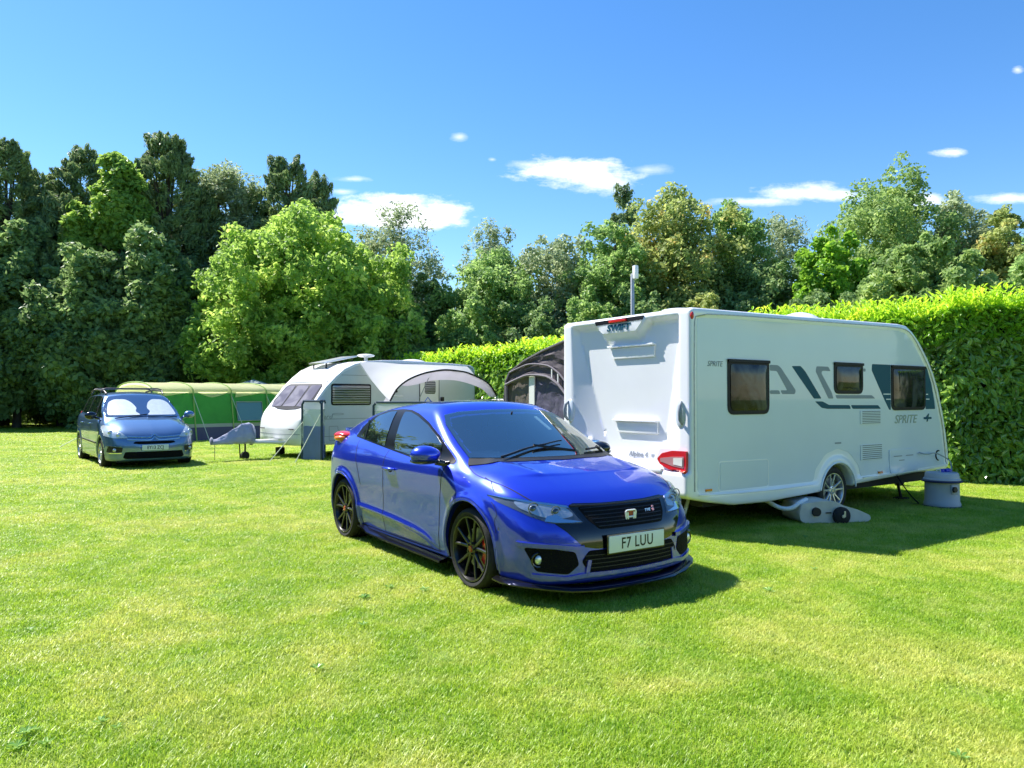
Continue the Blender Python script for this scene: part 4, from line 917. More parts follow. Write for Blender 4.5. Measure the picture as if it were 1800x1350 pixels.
    # ledges on the rear panel
    for z, a, b in ((2.13, .62, 1.40), (1.235, .62, 1.36)):
        g = MB(); l, n = S.hit('B', 1.0, z); g.box((l.x - .02, (a + b) / 2, z), (.075, b - a, .024), Matrix.Rotation(R(8), 3, 'Y'), bev=.01); g.box((l.x - .008, (a + b) / 2 - .02, z - .08), (.02, (b - a) * .92, .13), bev=.006); g.build('rear_panel_ledge', M_cwhite, Rt)
    S.shell('lamp_strip', rpoly([(.70, 2.462), (1.56, 2.450), (1.53, 2.405), (.73, 2.417)], .012), 'B', .012, M_blackrub, .08)
    g = MB(); l, n = S.hit('B', 1.12, 2.43); g.box((l.x - .02, 1.13, 2.432), (.03, .30, .034), bev=.008); g.build('high_brake_lamp', M_redlens, Rt)
    l, n = S.hit('B', 1.12, 2.355); TM = lambda x, y, z: frame_mat((x, y, z), (0, -1, 0), (.0, 0, 1))
    bp = S.shell('badge_panel', rpoly([(.73, 2.40), (1.53, 2.388), (1.42, 2.30), (.84, 2.30)], .03), 'B', .012, M_cwhite, .06, rim=.02)
    textmesh('lettering', 'SWIFT', .105, M_teal, bp, frame_mat((l.x - .015, 1.13, 2.352), (0, -1, 0), (0, 0, 1)), .003, bold=.004, shear=.15, sx=1.35)
    l, n = S.hit('B', .9, .80)
    textmesh('lettering', 'Alpine 4', .085, M_greyd, Rt, frame_mat((l.x - .006, .98, .835), (0, -1, 0), (0, 0, 1)), .001, bold=.002, shear=.15, sx=1.1)
    g = MB(); g.box((l.x - .004, .70, .835), (.004, .12, .035)); g.build('badge_bar', M_greyd, Rt)
    # roof lights
    for x, y, r in ((1.5, 1.1, (.36, .30, .10)), (.5, .6, (.26, .22, .045)), (3.62, 1.15, (.38, .34, .25))):
        g = MB(); g.ellipsoid((x, y, 2.52), r, f=lambda p: (p.x, p.y, max(p.z, -.2))); g.build('roof_light', M_cwhite, Rt)
    # chassis, wheels, steadies, drawbar
    g = MB(); g.box((2.8, SWW / 2, .36), (4.9, 1.9, .14)); g.tube([(2.74, .15, .30), (2.74, SWW - .15, .30)], .04)
    for y in (.55, SWW - .55): g.box((2.6, y, .35), (4.9, .05, .13))
    g.build('chassis', M_dark, Rt)
    g = MB(); g.box((2.74, .30, .55), (.8, .04, .45)); g.box((2.74, SWW - .3, .55), (.8, .04, .45)); g.build('arch_liner', M_dark, Rt)
    for y, e in ((.07, -1), (SWW - .07, 1)): wheel(Rt, 2.74, y, e, .315, .228, M_silver, 'ten', .19)
    for x, y, d in ((.2, .35, -.16), (.2, SWW - .35, -.16), (4.9, .35, .16), (4.9, SWW - .35, .16)):
        g = MB(); g.tube([(x - d, y, .40), (x, y, .03)], .022, 6); g.box((x, y, .02), (.16, .16, .03)); g.build('corner_steady', M_galv if x < 1 else M_dark, Rt)
    g = MB()
    for e in (-1, 1): g.tube([(4.9, SWW / 2 + e * .55, .38), (6.6, SWW / 2 + e * .04, .42)], .035, 6)
    g.tube([(6.5, SWW / 2, .44), (7.0, SWW / 2, .46)], .045, 8); g.tube([(6.45, SWW / 2 + .1, .60), (6.45, SWW / 2 + .1, .15)], .022, 8); g.lathe([(0, -.04), (.1, -.04), (.1, .04), (0, .04)], 20, c=(6.45, SWW / 2 + .1, .11), axis='y'); g.build('drawbar', M_dark, Rt)
caravan_details()
# ------------------------------------------------------------------ older caravan
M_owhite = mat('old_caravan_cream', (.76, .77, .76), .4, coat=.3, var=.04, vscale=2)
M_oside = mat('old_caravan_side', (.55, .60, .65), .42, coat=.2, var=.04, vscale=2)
OC_P = [(-.20, .34), (-.29, .5), (-.30, .75), (-.2, .98), (.0, 1.22), (.12, 1.36), (.48, 1.80), (.75, 2.05), (1.0, 2.24), (1.32, 2.38), (1.7, 2.46), (2.2, 2.50), (2.8, 2.52), (4.6, 2.49), (5.38, 2.46), (5.48, 2.42), (5.54, 2.32), (5.56, .36)]
OCW = 2.12
def old_F(x, y, z):
    sd = sdpoly(x, z, OC_P); sd = np.maximum(sd, -.5)
    nose = herm(np.abs(y - OCW / 2), [0, .6, .9, 1.06], [0, .02, .09, .22]); hw = OCW / 2
    F = smax(sd, np.abs(y - OCW / 2) - hw, .035); F = smax(F, (-.33 + nose * sstep(1.6, .3, x) - x) * .9, .10)
    rw = np.hypot(x - 2.9, z - .30); F = smax(F, -np.maximum(rw - .36, np.minimum(y, OCW - y) - .3), .012)
    return F
OROOT = empty('older_caravan', (-4.9, 18.0, 0), math.atan2(.73, .69), 'older cream caravan with curved front window beside the green tent', 'caravan')
OB, OBV = isosurf('body', old_F, (-.42, -.05, .25), (5.66, OCW + .05, 2.60), .035, M_owhite, OROOT)
OS = Skin(OBV, OROOT)
M_curt = winmat('front_window_acrylic', (.15, .13, .145), (.26, .235, .25), 1.2)
def slatmat():
    m = mat('side_window_blind', (.1, .1, .1), .15, spec=.9, coat=1.); nt = m.node_tree; N = nt.nodes.new; L = nt.links.new; b = nt.nodes['Principled BSDF']
    tc = N('ShaderNodeTexCoord'); w = N('ShaderNodeTexWave'); w.bands_direction = 'Z'; w.inputs['Scale'].default_value = 5.2; w.inputs['Distortion'].default_value = .3; L(tc.outputs['Object'], w.inputs['Vector'])
    rp = N('ShaderNodeValToRGB'); rp.color_ramp.elements[0].color = (.03, .03, .035, 1); rp.color_ramp.elements[1].color = (.30, .30, .31, 1); rp.color_ramp.elements[0].position = .35; rp.color_ramp.elements[1].position = .6; L(w.outputs['Fac'], rp.inputs[0]); L(rp.outputs[0], b.inputs['Base Color']); return m
M_slat = slatmat()
def old_details():
    S = OS; Rt = OROOT
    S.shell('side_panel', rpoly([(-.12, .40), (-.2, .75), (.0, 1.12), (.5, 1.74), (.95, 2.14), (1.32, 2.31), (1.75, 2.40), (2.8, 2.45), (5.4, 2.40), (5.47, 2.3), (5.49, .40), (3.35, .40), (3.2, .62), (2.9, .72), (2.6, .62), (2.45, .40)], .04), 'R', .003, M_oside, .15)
    cwindow(S, Rt, [(.60, 1.86), (1.80, 1.86), (1.80, 1.32), (.60, 1.32)], 'R', (.07, .07, .07, .07), M_slat, fw=.035)
    g = MB()
    for z in (.98, 2.08, .55): S.strip(g, [(.9 if z > 2 else -.1, z), (5.45, z)], 'R', .014, off=.004)
    g.build('trim_line', M_greyd, Rt)
    d = S.shell('door', rpoly([(3.42, 2.10), (4.12, 2.10), (4.12, .42), (3.42, .42)], .03), 'R', .012, M_owhite, .12, rim=.012)
    S.shell('door_window', rpoly([(3.60, 1.98), (3.99, 1.98), (3.99, 1.62), (3.60, 1.62)], .06), 'R', .02, M_slat, .08, parent=d)
    g = MB(); Q = rpoly([(3.42, 2.10), (4.12, 2.10), (4.12, .42), (3.42, .42)], .03); S.strip(g, Q + [Q[0]], 'R', .025, off=.016, step=.1); g.build('door_seal', M_trim, d)
    g = MB(); l, n = S.hit('R', 4.2, 1.45); g.box(l + Vector((.02, -.04, 0)), (.09, .08, .16), bev=.02); g.build('outside_lamp', M_trim, Rt)
    g = MB(); l, n = S.hit('R', 2.62, 1.68); g.lathe([(0, -.02), (.035, -.02), (.035, 0)], 16, c=l, axis='y'); g.build('socket', M_trim, Rt)
    g = MB(); S.strip(g, [(5.2, 2.44), (5.43, 2.36), (5.50, 2.2), (5.50, .5)], 'R', .03, off=.008); g.build('awning_rail', M_greyd, Rt)
    yb = S.hit('R', .9, 1.05)[0].y - .006
    textmesh('lettering', 'ard', .15, M_greyd, Rt, frame_mat((.50, yb, 1.04), (1, 0, 0), (0, 0, 1)), .001, shear=.25, sx=1.4)
    g = MB(); Q = [(.80 + .17 * math.cos(a), 1.10 + .02 * math.sin(a)) for a in [2 * math.pi * k / 20 for k in range(21)]]; S.strip(g, Q, 'R', .012, off=.006); g.build('badge', M_greyd, Rt)
    g = MB(); Q = rpoly([(.55, .80), (.80, .80), (.80, .72), (.88, .66), (.88, .45), (.55, .45)], .02); S.strip(g, Q + [Q[0]], 'R', .012, off=.006, step=.08); g.build('locker_door', M_greyd, Rt)
    # front: three-pane window, grab handles
    fz = [(.22, 1.30), (.12, 1.42), (.20, 1.80), (.30, 1.86), (1.82, 1.86), (1.92, 1.80), (2.0, 1.42), (1.90, 1.30), (1.5, 1.22), (1.06, 1.20), (.62, 1.22)]
    f = S.shell('front_window', rpoly([(a, b) for a, b in fz], .03), 'B', .012, M_blackrub, .06, rim=.02)
    for a, b in ((.20, .70), (.76, 1.36), (1.42, 1.92)): S.shell('pane', rpoly([(a, 1.28), (a + .02, 1.81), (b - .02, 1.81), (b, 1.28)], .05), 'B', .02, M_curt, .06, parent=f)
    g = MB(); S.strip(g, [(.15, 1.91), (1.97, 1.91)], 'B', .03, h=.02); g.build('front_window_rail', M_owhite, Rt)
    for y in (.35, 1.75):
        g = MB(); l, n = S.hit('B', y, .74); g.tube([l + Vector((0, -.08, 0)), l + n * .05 + Vector((0, -.06, 0)), l + n * .05 + Vector((0, .06, 0)), l + Vector((0, .08, 0))], .012); g.build('grab_handle', M_trim, Rt)
    g = MB(); S.strip(g, [(.1, .62), (1.06, .60), (2.0, .62)], 'B', .015, off=.004); g.build('front_locker_seam', M_greyd, Rt)
    # roof furniture
    g = MB(); g.box((1.5, 1.3, 2.52), (1.05, .75, .035), Matrix.Rotation(R(-12), 3, 'Y'), bev=.01); sp_ = g.build('solar_panel', M_silver, Rt)
    for sx in (1.1, 1.9):
        for sy in (1.0, 1.6): g = MB(); g.tube([(sx, sy, 2.2), (sx, sy, 2.52 + (sx - 1.5) * .21)], .02, 6); g.build('panel_bracket', M_trim, sp_)
    g = MB(); g.tube([(2.35, 1.0, 2.5), (2.35, 1.0, 2.62)], .05); g.ellipsoid((2.35, 1.0, 2.66), (.24, .24, .05)); g.build('roof_aerial', M_owhite, Rt)
    g = MB(); g.ellipsoid((3.8, .8, 2.50), (.40, .4, .11)); g.build('roof_light', M_owhite, Rt)
    g = MB(); g.box((2.7, OCW / 2, .36), (5.2, 1.3, .07)); g.tube([(2.9, .1, .30), (2.9, OCW - .1, .30)], .04); g.build('chassis', M_dark, Rt)
    for y, e in ((.06, -1), (OCW - .06, 1)): wheel(Rt, 2.9, y, e, .31, .19, M_silver, 'steel', .18)
    for x, y in ((.25, .3), (.25, OCW - .3), (5.1, .3), (5.1, OCW - .3)):
        g = MB(); g.tube([(x + .12, y, .36), (x, y, .02)], .02, 6); g.box((x, y, .12), (.18, .18, .2), bev=.02); g.build('corner_steady', M_dark, Rt)
    g = MB()
    for e in (-1, 1): g.tube([(.1, OCW / 2 + e * .5, .40), (-1.35, OCW / 2 + e * .04, .45)], .035, 6)
    g.box((-.75, OCW / 2, .46), (.9, .3, .05)); g.build('drawbar', M_owhite, Rt)
    g = MB(); g.tube([(-1.05, OCW / 2 + .1, .7), (-1.05, OCW / 2 + .1, .16)], .022, 8); g.lathe([(0, -.035), (.1, -.035), (.1, .035), (0, .035)], 20, c=(-1.05, OCW / 2 + .1, .11), axis='y'); g.build('jockey_wheel', M_dark, Rt)
old_details()
# ------------------------------------------------------------------ camping things
def clothmat(name, c, tr=.25, var=.12, bump=.5, vs=2.5):
    m = bpy.data.materials.new(name); m.use_nodes = True; nt = m.node_tree; b = nt.nodes['Principled BSDF']; N = nt.nodes.new; L = nt.links.new
    b.inputs['Roughness'].default_value = .75; b.inputs['Specular IOR Level'].default_value = .25
    tc = N('ShaderNodeTexCoord'); nz = N('ShaderNodeTexNoise'); nz.inputs['Scale'].default_value = vs; nz.inputs['Detail'].default_value = 3; nz.inputs['Distortion'].default_value = .8; L(tc.outputs['Object'], nz.inputs['Vector'])
    mx = N('ShaderNodeMix'); mx.data_type = 'RGBA'; mx.inputs['A'].default_value = (*[v * (1 - var) for v in c], 1); mx.inputs['B'].default_value = (*[min(1, v * (1 + var)) for v in c], 1); L(nz.outputs['Fac'], mx.inputs['Factor']); L(mx.outputs['Result'], b.inputs['Base Color'])
    bp = N('ShaderNodeBump'); bp.inputs['Strength'].default_value = bump; bp.inputs['Distance'].default_value = .06; L(nz.outputs['Fac'], bp.inputs['Height']); L(bp.outputs[0], b.inputs['Normal'])
    t = N('ShaderNodeBsdfTranslucent'); L(mx.outputs['Result'], t.inputs[0]); ms = N('ShaderNodeMixShader'); ms.inputs[0].default_value = tr; L(b.outputs[0], ms.inputs[1]); L(t.outputs[0], ms.inputs[2]); L(ms.outputs[0], nt.nodes['Material Output'].inputs[0]); return m
def sheet(name, f, nu, nv, m, parent=None, thick=.006, wr=0, seed=0):
    """cloth from f(u,v)->(x,y,z), u,v in 0..1, with a little wrinkle and thickness"""
    rg = random.Random(seed); ph = [(rg.uniform(2, 9), rg.uniform(2, 9), rg.uniform(0, 6)) for _ in range(4)]
    V = [Vector(f(i / nu, j / nv)) for j in range(nv + 1) for i in range(nu + 1)]; W = nu + 1; Nn = []
    for j in range(nv + 1):
        for i in range(nu + 1):
            a = V[j * W + min(i + 1, nu)] - V[j * W + max(i - 1, 0)]; b = V[min(j + 1, nv) * W + i] - V[max(j - 1, 0) * W + i]; n = a.cross(b); Nn.append(n.normalized() if n.length > 1e-9 else Vector((0, 0, 1)))
    if wr:
        V = [v + n * wr * sum(math.sin(p[0] * (k % W) / nu * 3 + p[1] * (k // W) / nv * 3 + p[2]) for p in ph) for k, (v, n) in enumerate(zip(V, Nn))]
    g = MB(); F = [(j * W + i, j * W + i + 1, (j + 1) * W + i + 1, (j + 1) * W + i) for j in range(nv) for i in range(nu)]
    k = len(V); V2 = V + [v - n * thick for v, n in zip(V, Nn)]; F2 = [tuple(k + q for q in reversed(f_)) for f_ in F]
    rim = []
    for i in range(nu): rim += [(i, i + 1, k + i + 1, k + i), (nv * W + i, k + nv * W + i, k + nv * W + i + 1, nv * W + i + 1)]
    for j in range(nv): rim += [(j * W, k + j * W, k + (j + 1) * W, (j + 1) * W), (j * W + nu, (j + 1) * W + nu, k + (j + 1) * W + nu, k + j * W + nu)]
    g.add(V2, F + F2 + rim, True); return g.build(name, m, parent)
lerp = lambda a, b, t: a + (b - a) * t
def W2(o, a, p): return Vector((o[0] + p[0] * math.cos(a) - p[1] * math.sin(a), o[1] + p[0] * math.sin(a) + p[1] * math.cos(a), p[2]))
M_cord = mat('guy_cord', (.55, .60, .45), .7); M_cordb = mat('dark_cord', (.05, .05, .05), .7)
def cord(a, b, sag=0, r=.008, m=None, label='', name='guy_rope', group=None):
    a, b = Vector(a), Vector(b); g = MB(); P = []
    for i in range(13): t = i / 12; p = a.lerp(b, t); p.z -= sag * 4 * t * (1 - t); P.append(p)
    g.tube(P, r, 5); o = g.build(name, m or M_cord); return tag(o, label, 'rope', group)
# --- sun canopy of the older caravan
def canopy():
    a = math.atan2(.73, .69); o = (-4.9, 18.0); Rt = empty('sun_canopy', (-4.9, 18, 0), a, 'white sun canopy on a curved black pole along the older caravan', 'canopy')
    M_cw = clothmat('canopy_white', (.88, .88, .89), .65, .04, .15); M_cl = clothmat('canopy_lilac', (.92, .88, .95), .8, .06, .2)
    zA = lambda t: herm(np.array(t), [0, .06, .2, .35, .5, .65, .8, .93, 1], [1.42, 1.72, 2.0, 2.14, 2.20, 2.17, 2.04, 1.83, 1.55])
    xA = lambda t: 1.04 + (4.62 - 1.04) * t
    def roof(u, v):
        x0 = lerp(1.42, 5.2, u); x1 = float(xA(u)); z0 = 2.42; z1 = float(zA(u)); s = v
        return (lerp(x0, x1, s), lerp(-.03, -1.8, s), lerp(z0, z1, s) - .10 * math.sin(math.pi * s) * (1 if .0 < u < 1 else .6))
    sheet('canopy_roof', roof, 28, 10, M_cw, Rt, wr=.003, seed=1)
    def val(u, v):
        x = float(xA(u)); z1 = float(zA(u)); lo = float(herm(np.array(u), [0, .08, .12, .2, .43, .6, .78, .92, 1], [1.42, 1.74, 1.83, 1.80, 1.95, 1.97, 1.88, 1.74, 1.53]))
        return (x, -1.8 + .25 * v, lerp(z1 - .01, min(lo, z1 - .012), v))
    sheet('valance', val, 30, 4, M_cl, Rt, wr=.003, seed=2)
    g = MB(); g.tube([(float(xA(t)), -1.81, float(zA(t)) + .012) for t in [k / 40 for k in range(41)]], .022, 8); pole = g.build('arched_pole', M_blackrub, Rt)
    for t, zz, x in ((0, 1.42, 1.04), (1, 1.55, 4.62)):
        g = MB(); g.tube([(x, -1.81, zz), (x - (.05 if t == 0 else -.05), -1.82, .0)], .014, 6); g.build('upright_pole', M_greyd, Rt)
    g = MB(); g.tube([(2.35, -1.75, 2.13), (2.35, -1.3, 1.5), (2.35, -1.25, .0)], .01, 6); g.build('support_strap', M_greyd, Rt)
    w = lambda p: W2(o, a, p)
    cord(w((1.42, -.03, 2.38)), w((1.9, -1.2, 1.55)), .25, .010, M_owhite, 'white cord hanging loose from the near corner of the sun canopy')
    cord(w((4.62, -1.82, 1.55)), w((5.2, -3.0, 0)), 0, .008, M_cord, 'pale guy rope running from the far end of the canopy to the grass')
    # things by the door
    g = MB(); g.prism(rpoly([(-.16, -.15), (.16, -.15), (.2, .15), (-.2, .15)], .03), .22, frame_mat(w((3.25, -.5, 1.25)), (1, 0, 0), (0, 0, 1))); g.tube([w((3.1, -.6, 1.39)), w((3.2, -.62, 1.52)), w((3.35, -.6, 1.39))], .012); t = tag(g.build('blue_bag', mat('blue_plastic', (.02, .12, .6), .35, bump=.5)), 'blue bag standing on the table outside the older caravan', 'bag')
    r2 = empty('side_table', w((3.4, -.75, 0)), a, 'small folding table by the door of the older caravan', 'table')
    g = MB(); g.box((0, 0, 1.07), (.9, .5, .03), bev=.01); g.build('table_top', M_galv, r2)
    for x in (-.35, .35):
        for y in (-.18, .18): g = MB(); g.tube([(x, y, 1.06), (x * 1.1, y * 1.1, 0)], .012, 6); g.build('leg', M_galv, r2)
    g = MB(); g.lathe([(0, 0), (.07, 0), (.075, .1), (.07, .2), (.03, .26), (.03, .30), (0, .31)], 16, c=w((3.75, -.75, 1.085))); tag(g.build('black_jug', M_trim), 'black jug on the table by the caravan door', 'jug')
    # clothes airer with cloth
    r3 = empty('clothes_airer', w((4.75, -1.3, 0)), a, 'folding clothes airer with a pale cloth at the far end of the canopy', 'airer')
    g = MB()
    for y in (-.35, .35):
        g.tube([(-.35, y, 0), (.30, y, 1.45)], .012, 6); g.tube([(.35, y, 0), (-.30, y, 1.45)], .012, 6)
    for x in (-.3, .3): g.tube([(x, -.35, 1.45), (x, .35, 1.45)], .012, 6)
    g.tube([(0, -.35, .72), (0, .35, .72)], .012, 6); g.build('crossed_frame', M_galv, r3)
    sheet('hanging_cloth', lambda u, v: (.32, lerp(-.32, -.02, u), 1.48 - .35 * v), 6, 5, M_owhite, r3, wr=.006, seed=3)
canopy()
# --- hitch cover
def hitch():
    a = math.atan2(.73, .69); o = (-4.9, 18.0); M_hc = clothmat('grey_pvc_cover', (.46, .47, .60), .15, .2, .8, 6)
    R_ = empty('hitch_cover', W2(o, a, (-1.45, OCW / 2, 0)), a, 'grey fitted cover over the drawbar hitch of the older caravan', 'cover')
    def f(u, v):
        x = lerp(-.48, .50, u); h = float(herm(np.array(u), [0, .2, .5, .8, .97, 1], [.04, .10, .27, .42, .44, .40])); w = lerp(.07, .21, u); t = v * 2 * math.pi
        c, s = math.cos(t), math.sin(t); return (x, w * c * (1 if s < .2 else 1 - .75 * (s - .2)), .47 + (h * s if s > 0 else .10 * (s if s > -.5 else -.5)))
    sheet('cover_body', f, 16, 24, M_hc, R_, .003, wr=.006, seed=5)
    g = MB(); g.ellipsoid((.50, 0, .62), (.02, .25, .26)); g.ellipsoid((-.48, 0, .50), (.015, .09, .09)); g.build('cover_end', M_hc, R_)
    g = MB(); g.tube([(.3, .2, .45), (.33, .2, .0)], .015, 6); g.tube([(-.4, 0, .45), (-.4, 0, .05)], .006, 5); g.build('tie_strap', M_trim, R_)
hitch()
# --- windbreaks
M_wbb = clothmat('windbreak_blue', (.30, .38, .62), .4, .15, .4); M_wbl = clothmat('windbreak_grey', (.90, .91, .93), .55, .05, .3); M_wbe = clothmat('windbreak_edge', (.05, .08, .12), .05, .1, .2)
M_film = mat('clear_film', (.80, .86, .80), .15, spec=.8, bump=1., bscale=6, alpha=.72)
def windbreak(name, pts, h, label, win=True):
    o = Vector((*pts[0], 0)); Rt = empty('windbreak', o, 0, label, 'windbreak')
    for k in range(len(pts) - 1):
        a = Vector((*pts[k], 0)) - o; b = Vector((*pts[k + 1], 0)) - o; n = (b - a).cross(Vector((0, 0, 1))).normalized()
        P = lambda u, z: a.lerp(b, u) + Vector((0, 0, z))
        sheet('lower_panel', lambda u, v: P(u, lerp(.03, h * .58, v)), 8, 8, M_wbb, Rt, wr=.003, seed=k)
        sheet('upper_panel', lambda u, v: P(u, lerp(h * .86, h * .985, v)), 8, 2, M_wbl, Rt, wr=.001)
        sheet('clear_window', lambda u, v: P(lerp(.06, .94, u), lerp(h * .58, h * .86, v)), 8, 6, M_film, Rt, .003, wr=.004, seed=k + 4)
        g = MB()
        for u in (.0, 1.): q = P(u, 0); g.tube([q, q + Vector((0, 0, h - .08)), q + Vector((0, 0, h - .02)) + (b - a).normalized() * (.05 if u == 0 else -.05)], .03, 8)
        g.tube([P(.05, h), P(.95, h)], .025, 8); g.build('padded_edge', M_wbe, Rt)
    return Rt
windbreak('windbreak', [(-5.06, 17.95), (-4.50, 17.60), (-4.62, 18.35)], 1.43, 'narrow windbreak with clear window and dark blue base beside the older caravan')
windbreak('windbreak', [(-3.22, 17.3), (-1.9, 17.0)], 1.40, 'pale topped windbreak just behind the roof of the blue hatchback')
cord((-4.52, 17.62, 1.15), (-4.95, 16.95, 0), 0, .011, M_cord, 'light guy rope pegged in front of the narrow windbreak', group=None)
cord((-4.98, 17.95, 1.0), (-5.65, 17.3, 0), 0, .009, M_cord, 'light guy rope pegged left of the narrow windbreak')
# --- green tent
def tunnel_tent():
    a = math.atan2(.72, .69); o = (-11.97, 24.74); Rt = empty('tunnel_tent', (*o, 0), a, 'long green tent with pale yellow roof and dark blue skirt behind the people carrier', 'tent')
    M_tg = clothmat('tent_green', (.13, .47, .12), .5, .15, .3); M_ty = clothmat('tent_pale_roof', (.96, .96, .70), .75, .06, .25); M_ts = clothmat('tent_skirt', (.11, .11, .18), .1, .1, .3); M_tb = clothmat('tent_band', (.45, .50, .42), .2, .1, .2)
    M_tw = mat('tent_window', (.10, .22, .25), .15, spec=.8, bump=.8, bscale=4); M_tp = clothmat('tent_pole_sleeve', (.45, .62, .22), .4, .1, .1)
    L_ = 8.16; bays = 6; D = 3.4
    H = lambda u: 2.05 - .008 * math.sin((u * bays % 1) * math.pi)
    bul = lambda u: .05 * math.sin((u * bays % 1) * math.pi)
    sheet('lower_skirt', lambda u, v: (u * L_, -.30 + .10 * v + bul(u) * .3, lerp(0, .48, v)), 40, 3, M_ts, Rt, wr=.002)
    sheet('band', lambda u, v: (u * L_, -.20 + .02 * v + bul(u) * .3, lerp(.48, .60, v)), 40, 2, M_tb, Rt)
    sheet('front_wall', lambda u, v: (u * L_, -.18 + .22 * v + bul(u) * .5, lerp(.60, 1.68, v)), 60, 8, M_tg, Rt, wr=.003, seed=9)
    def roof(u, v):
        t = v * math.pi; y = D / 2 - math.cos(t) * (D / 2 - .02); z = 1.66 + (H(u) - 1.66) * math.sin(t)**.75 if 0 < v < 1 else 1.66
        return (u * L_, y, z)
    sheet('roof', roof, 60, 18, M_ty, Rt, wr=.002, seed=4)
    for k in range(bays):
        def sw(u, v, k=k):
            x = (k + .12 + .76 * u) * L_ / bays; d = .16 * (1 - abs(2 * u - 1)**1.5) if k % 2 else .16 * (1 - u)
            return (x, -.03 + .04 * v, 1.70 - v * (.02 + d))
        sheet('canopy_swag', sw, 14, 3, M_ty, Rt, wr=.003, seed=k)
    sheet('rear_wall', lambda u, v: (u * L_, D + .1 - .1 * v, lerp(0, 1.67, v)), 20, 4, M_tg, Rt)
    for x in (0, L_):
        def end(u, v, x=x):
            t = u * math.pi; y = D / 2 - math.cos(t) * (D / 2); zt = 1.66 + (1.98 - 1.66) * math.sin(t)**.75 if 0 < u < 1 else 1.66
            return (x + (-.25 if x == 0 else .25) * math.cos(v * math.pi * .5), y, (zt - .03) * v)
        sheet('end_wall', end, 16, 8, M_ty, Rt)
    for k in range(bays + 1):
        x = L_ * k / bays; g = MB(); P = [(x, -.34, 0), (x, -.20, .6), (x, -.02, 1.64)] + [(x, D / 2 - math.cos(t) * (D / 2 + .02), 1.665 + .392 * math.sin(t)**.75) for t in [math.pi * (i + .5) / 14 for i in range(14)]] + [(x, D + .04, 1.64), (x, D + .12, 0)]
        g.tube(P, .026, 8); g.build('pole_sleeve', M_tp, Rt)
    for x0, x1 in ((3.05, 3.6),):
        pass
    sheet('window', lambda u, v: (lerp(2.86, 3.84, u), -.235 + .14 * v, lerp(.68, 1.36, v)), 10, 6, M_tw, Rt, .01, wr=.003)
    g = MB(); z0, z1 = .68, 1.36; g.tube([(2.86, -.25, z0), (3.84, -.25, z0), (3.84, -.11, z1), (2.86, -.11, z1)], .02, 6, closed=True); g.build('window_seam', M_tb, Rt)
    w = lambda p: W2(o, a, p)
    for i, (x, lab) in enumerate(((1.36, 'guy rope in front of the green tent nearest the people carrier'), (2.72, 'guy rope left of the window of the green tent'), (4.08, 'guy rope right of the window of the green tent'))):
        cord(w((x, -.05, 1.55)), w((x + .05, -1.25, 0)), 0, .012, M_cord, lab, group='guy ropes of the green tent')
tunnel_tent()
cord((-12.3, 24.3, 1.2), (-13.6, 22.3, 0), 0, .012, M_cord, 'yellow guy rope on the grass left of the people carrier')
def far_tent():
    Rt = empty('dome_tent', (-10.9, 31.3, 0), .6, 'grey peaked tent showing behind the green tent roof', 'tent')
    M_ = clothmat('far_tent_grey', (.42, .50, .48), .3, .2, .5)
    def f(u, v):
        t = u * 2 * math.pi; q = .5 / max(abs(math.cos(t)), abs(math.sin(t))); r = (1 - v) ** .85 * 1.9 * (.75 + .5 * (q - .5)); return (r * math.cos(t) * 1.25, r * math.sin(t) * 1.25, 1.55 + .72 * v)
    sheet('tent_roof', f, 32, 8, M_, Rt, .01, wr=.004)
    def f2(u, v):
        t = u * 2 * math.pi; q = .5 / max(abs(math.cos(t)), abs(math.sin(t))); r = 1.9 * (.75 + .5 * (q - .5)) * (1.06 - .06 * v); return (r * math.cos(t) * 1.25, r * math.sin(t) * 1.25, 1.56 * v)
    sheet('tent_wall', f2, 32, 6, M_, Rt, .01, wr=.004)
far_tent()
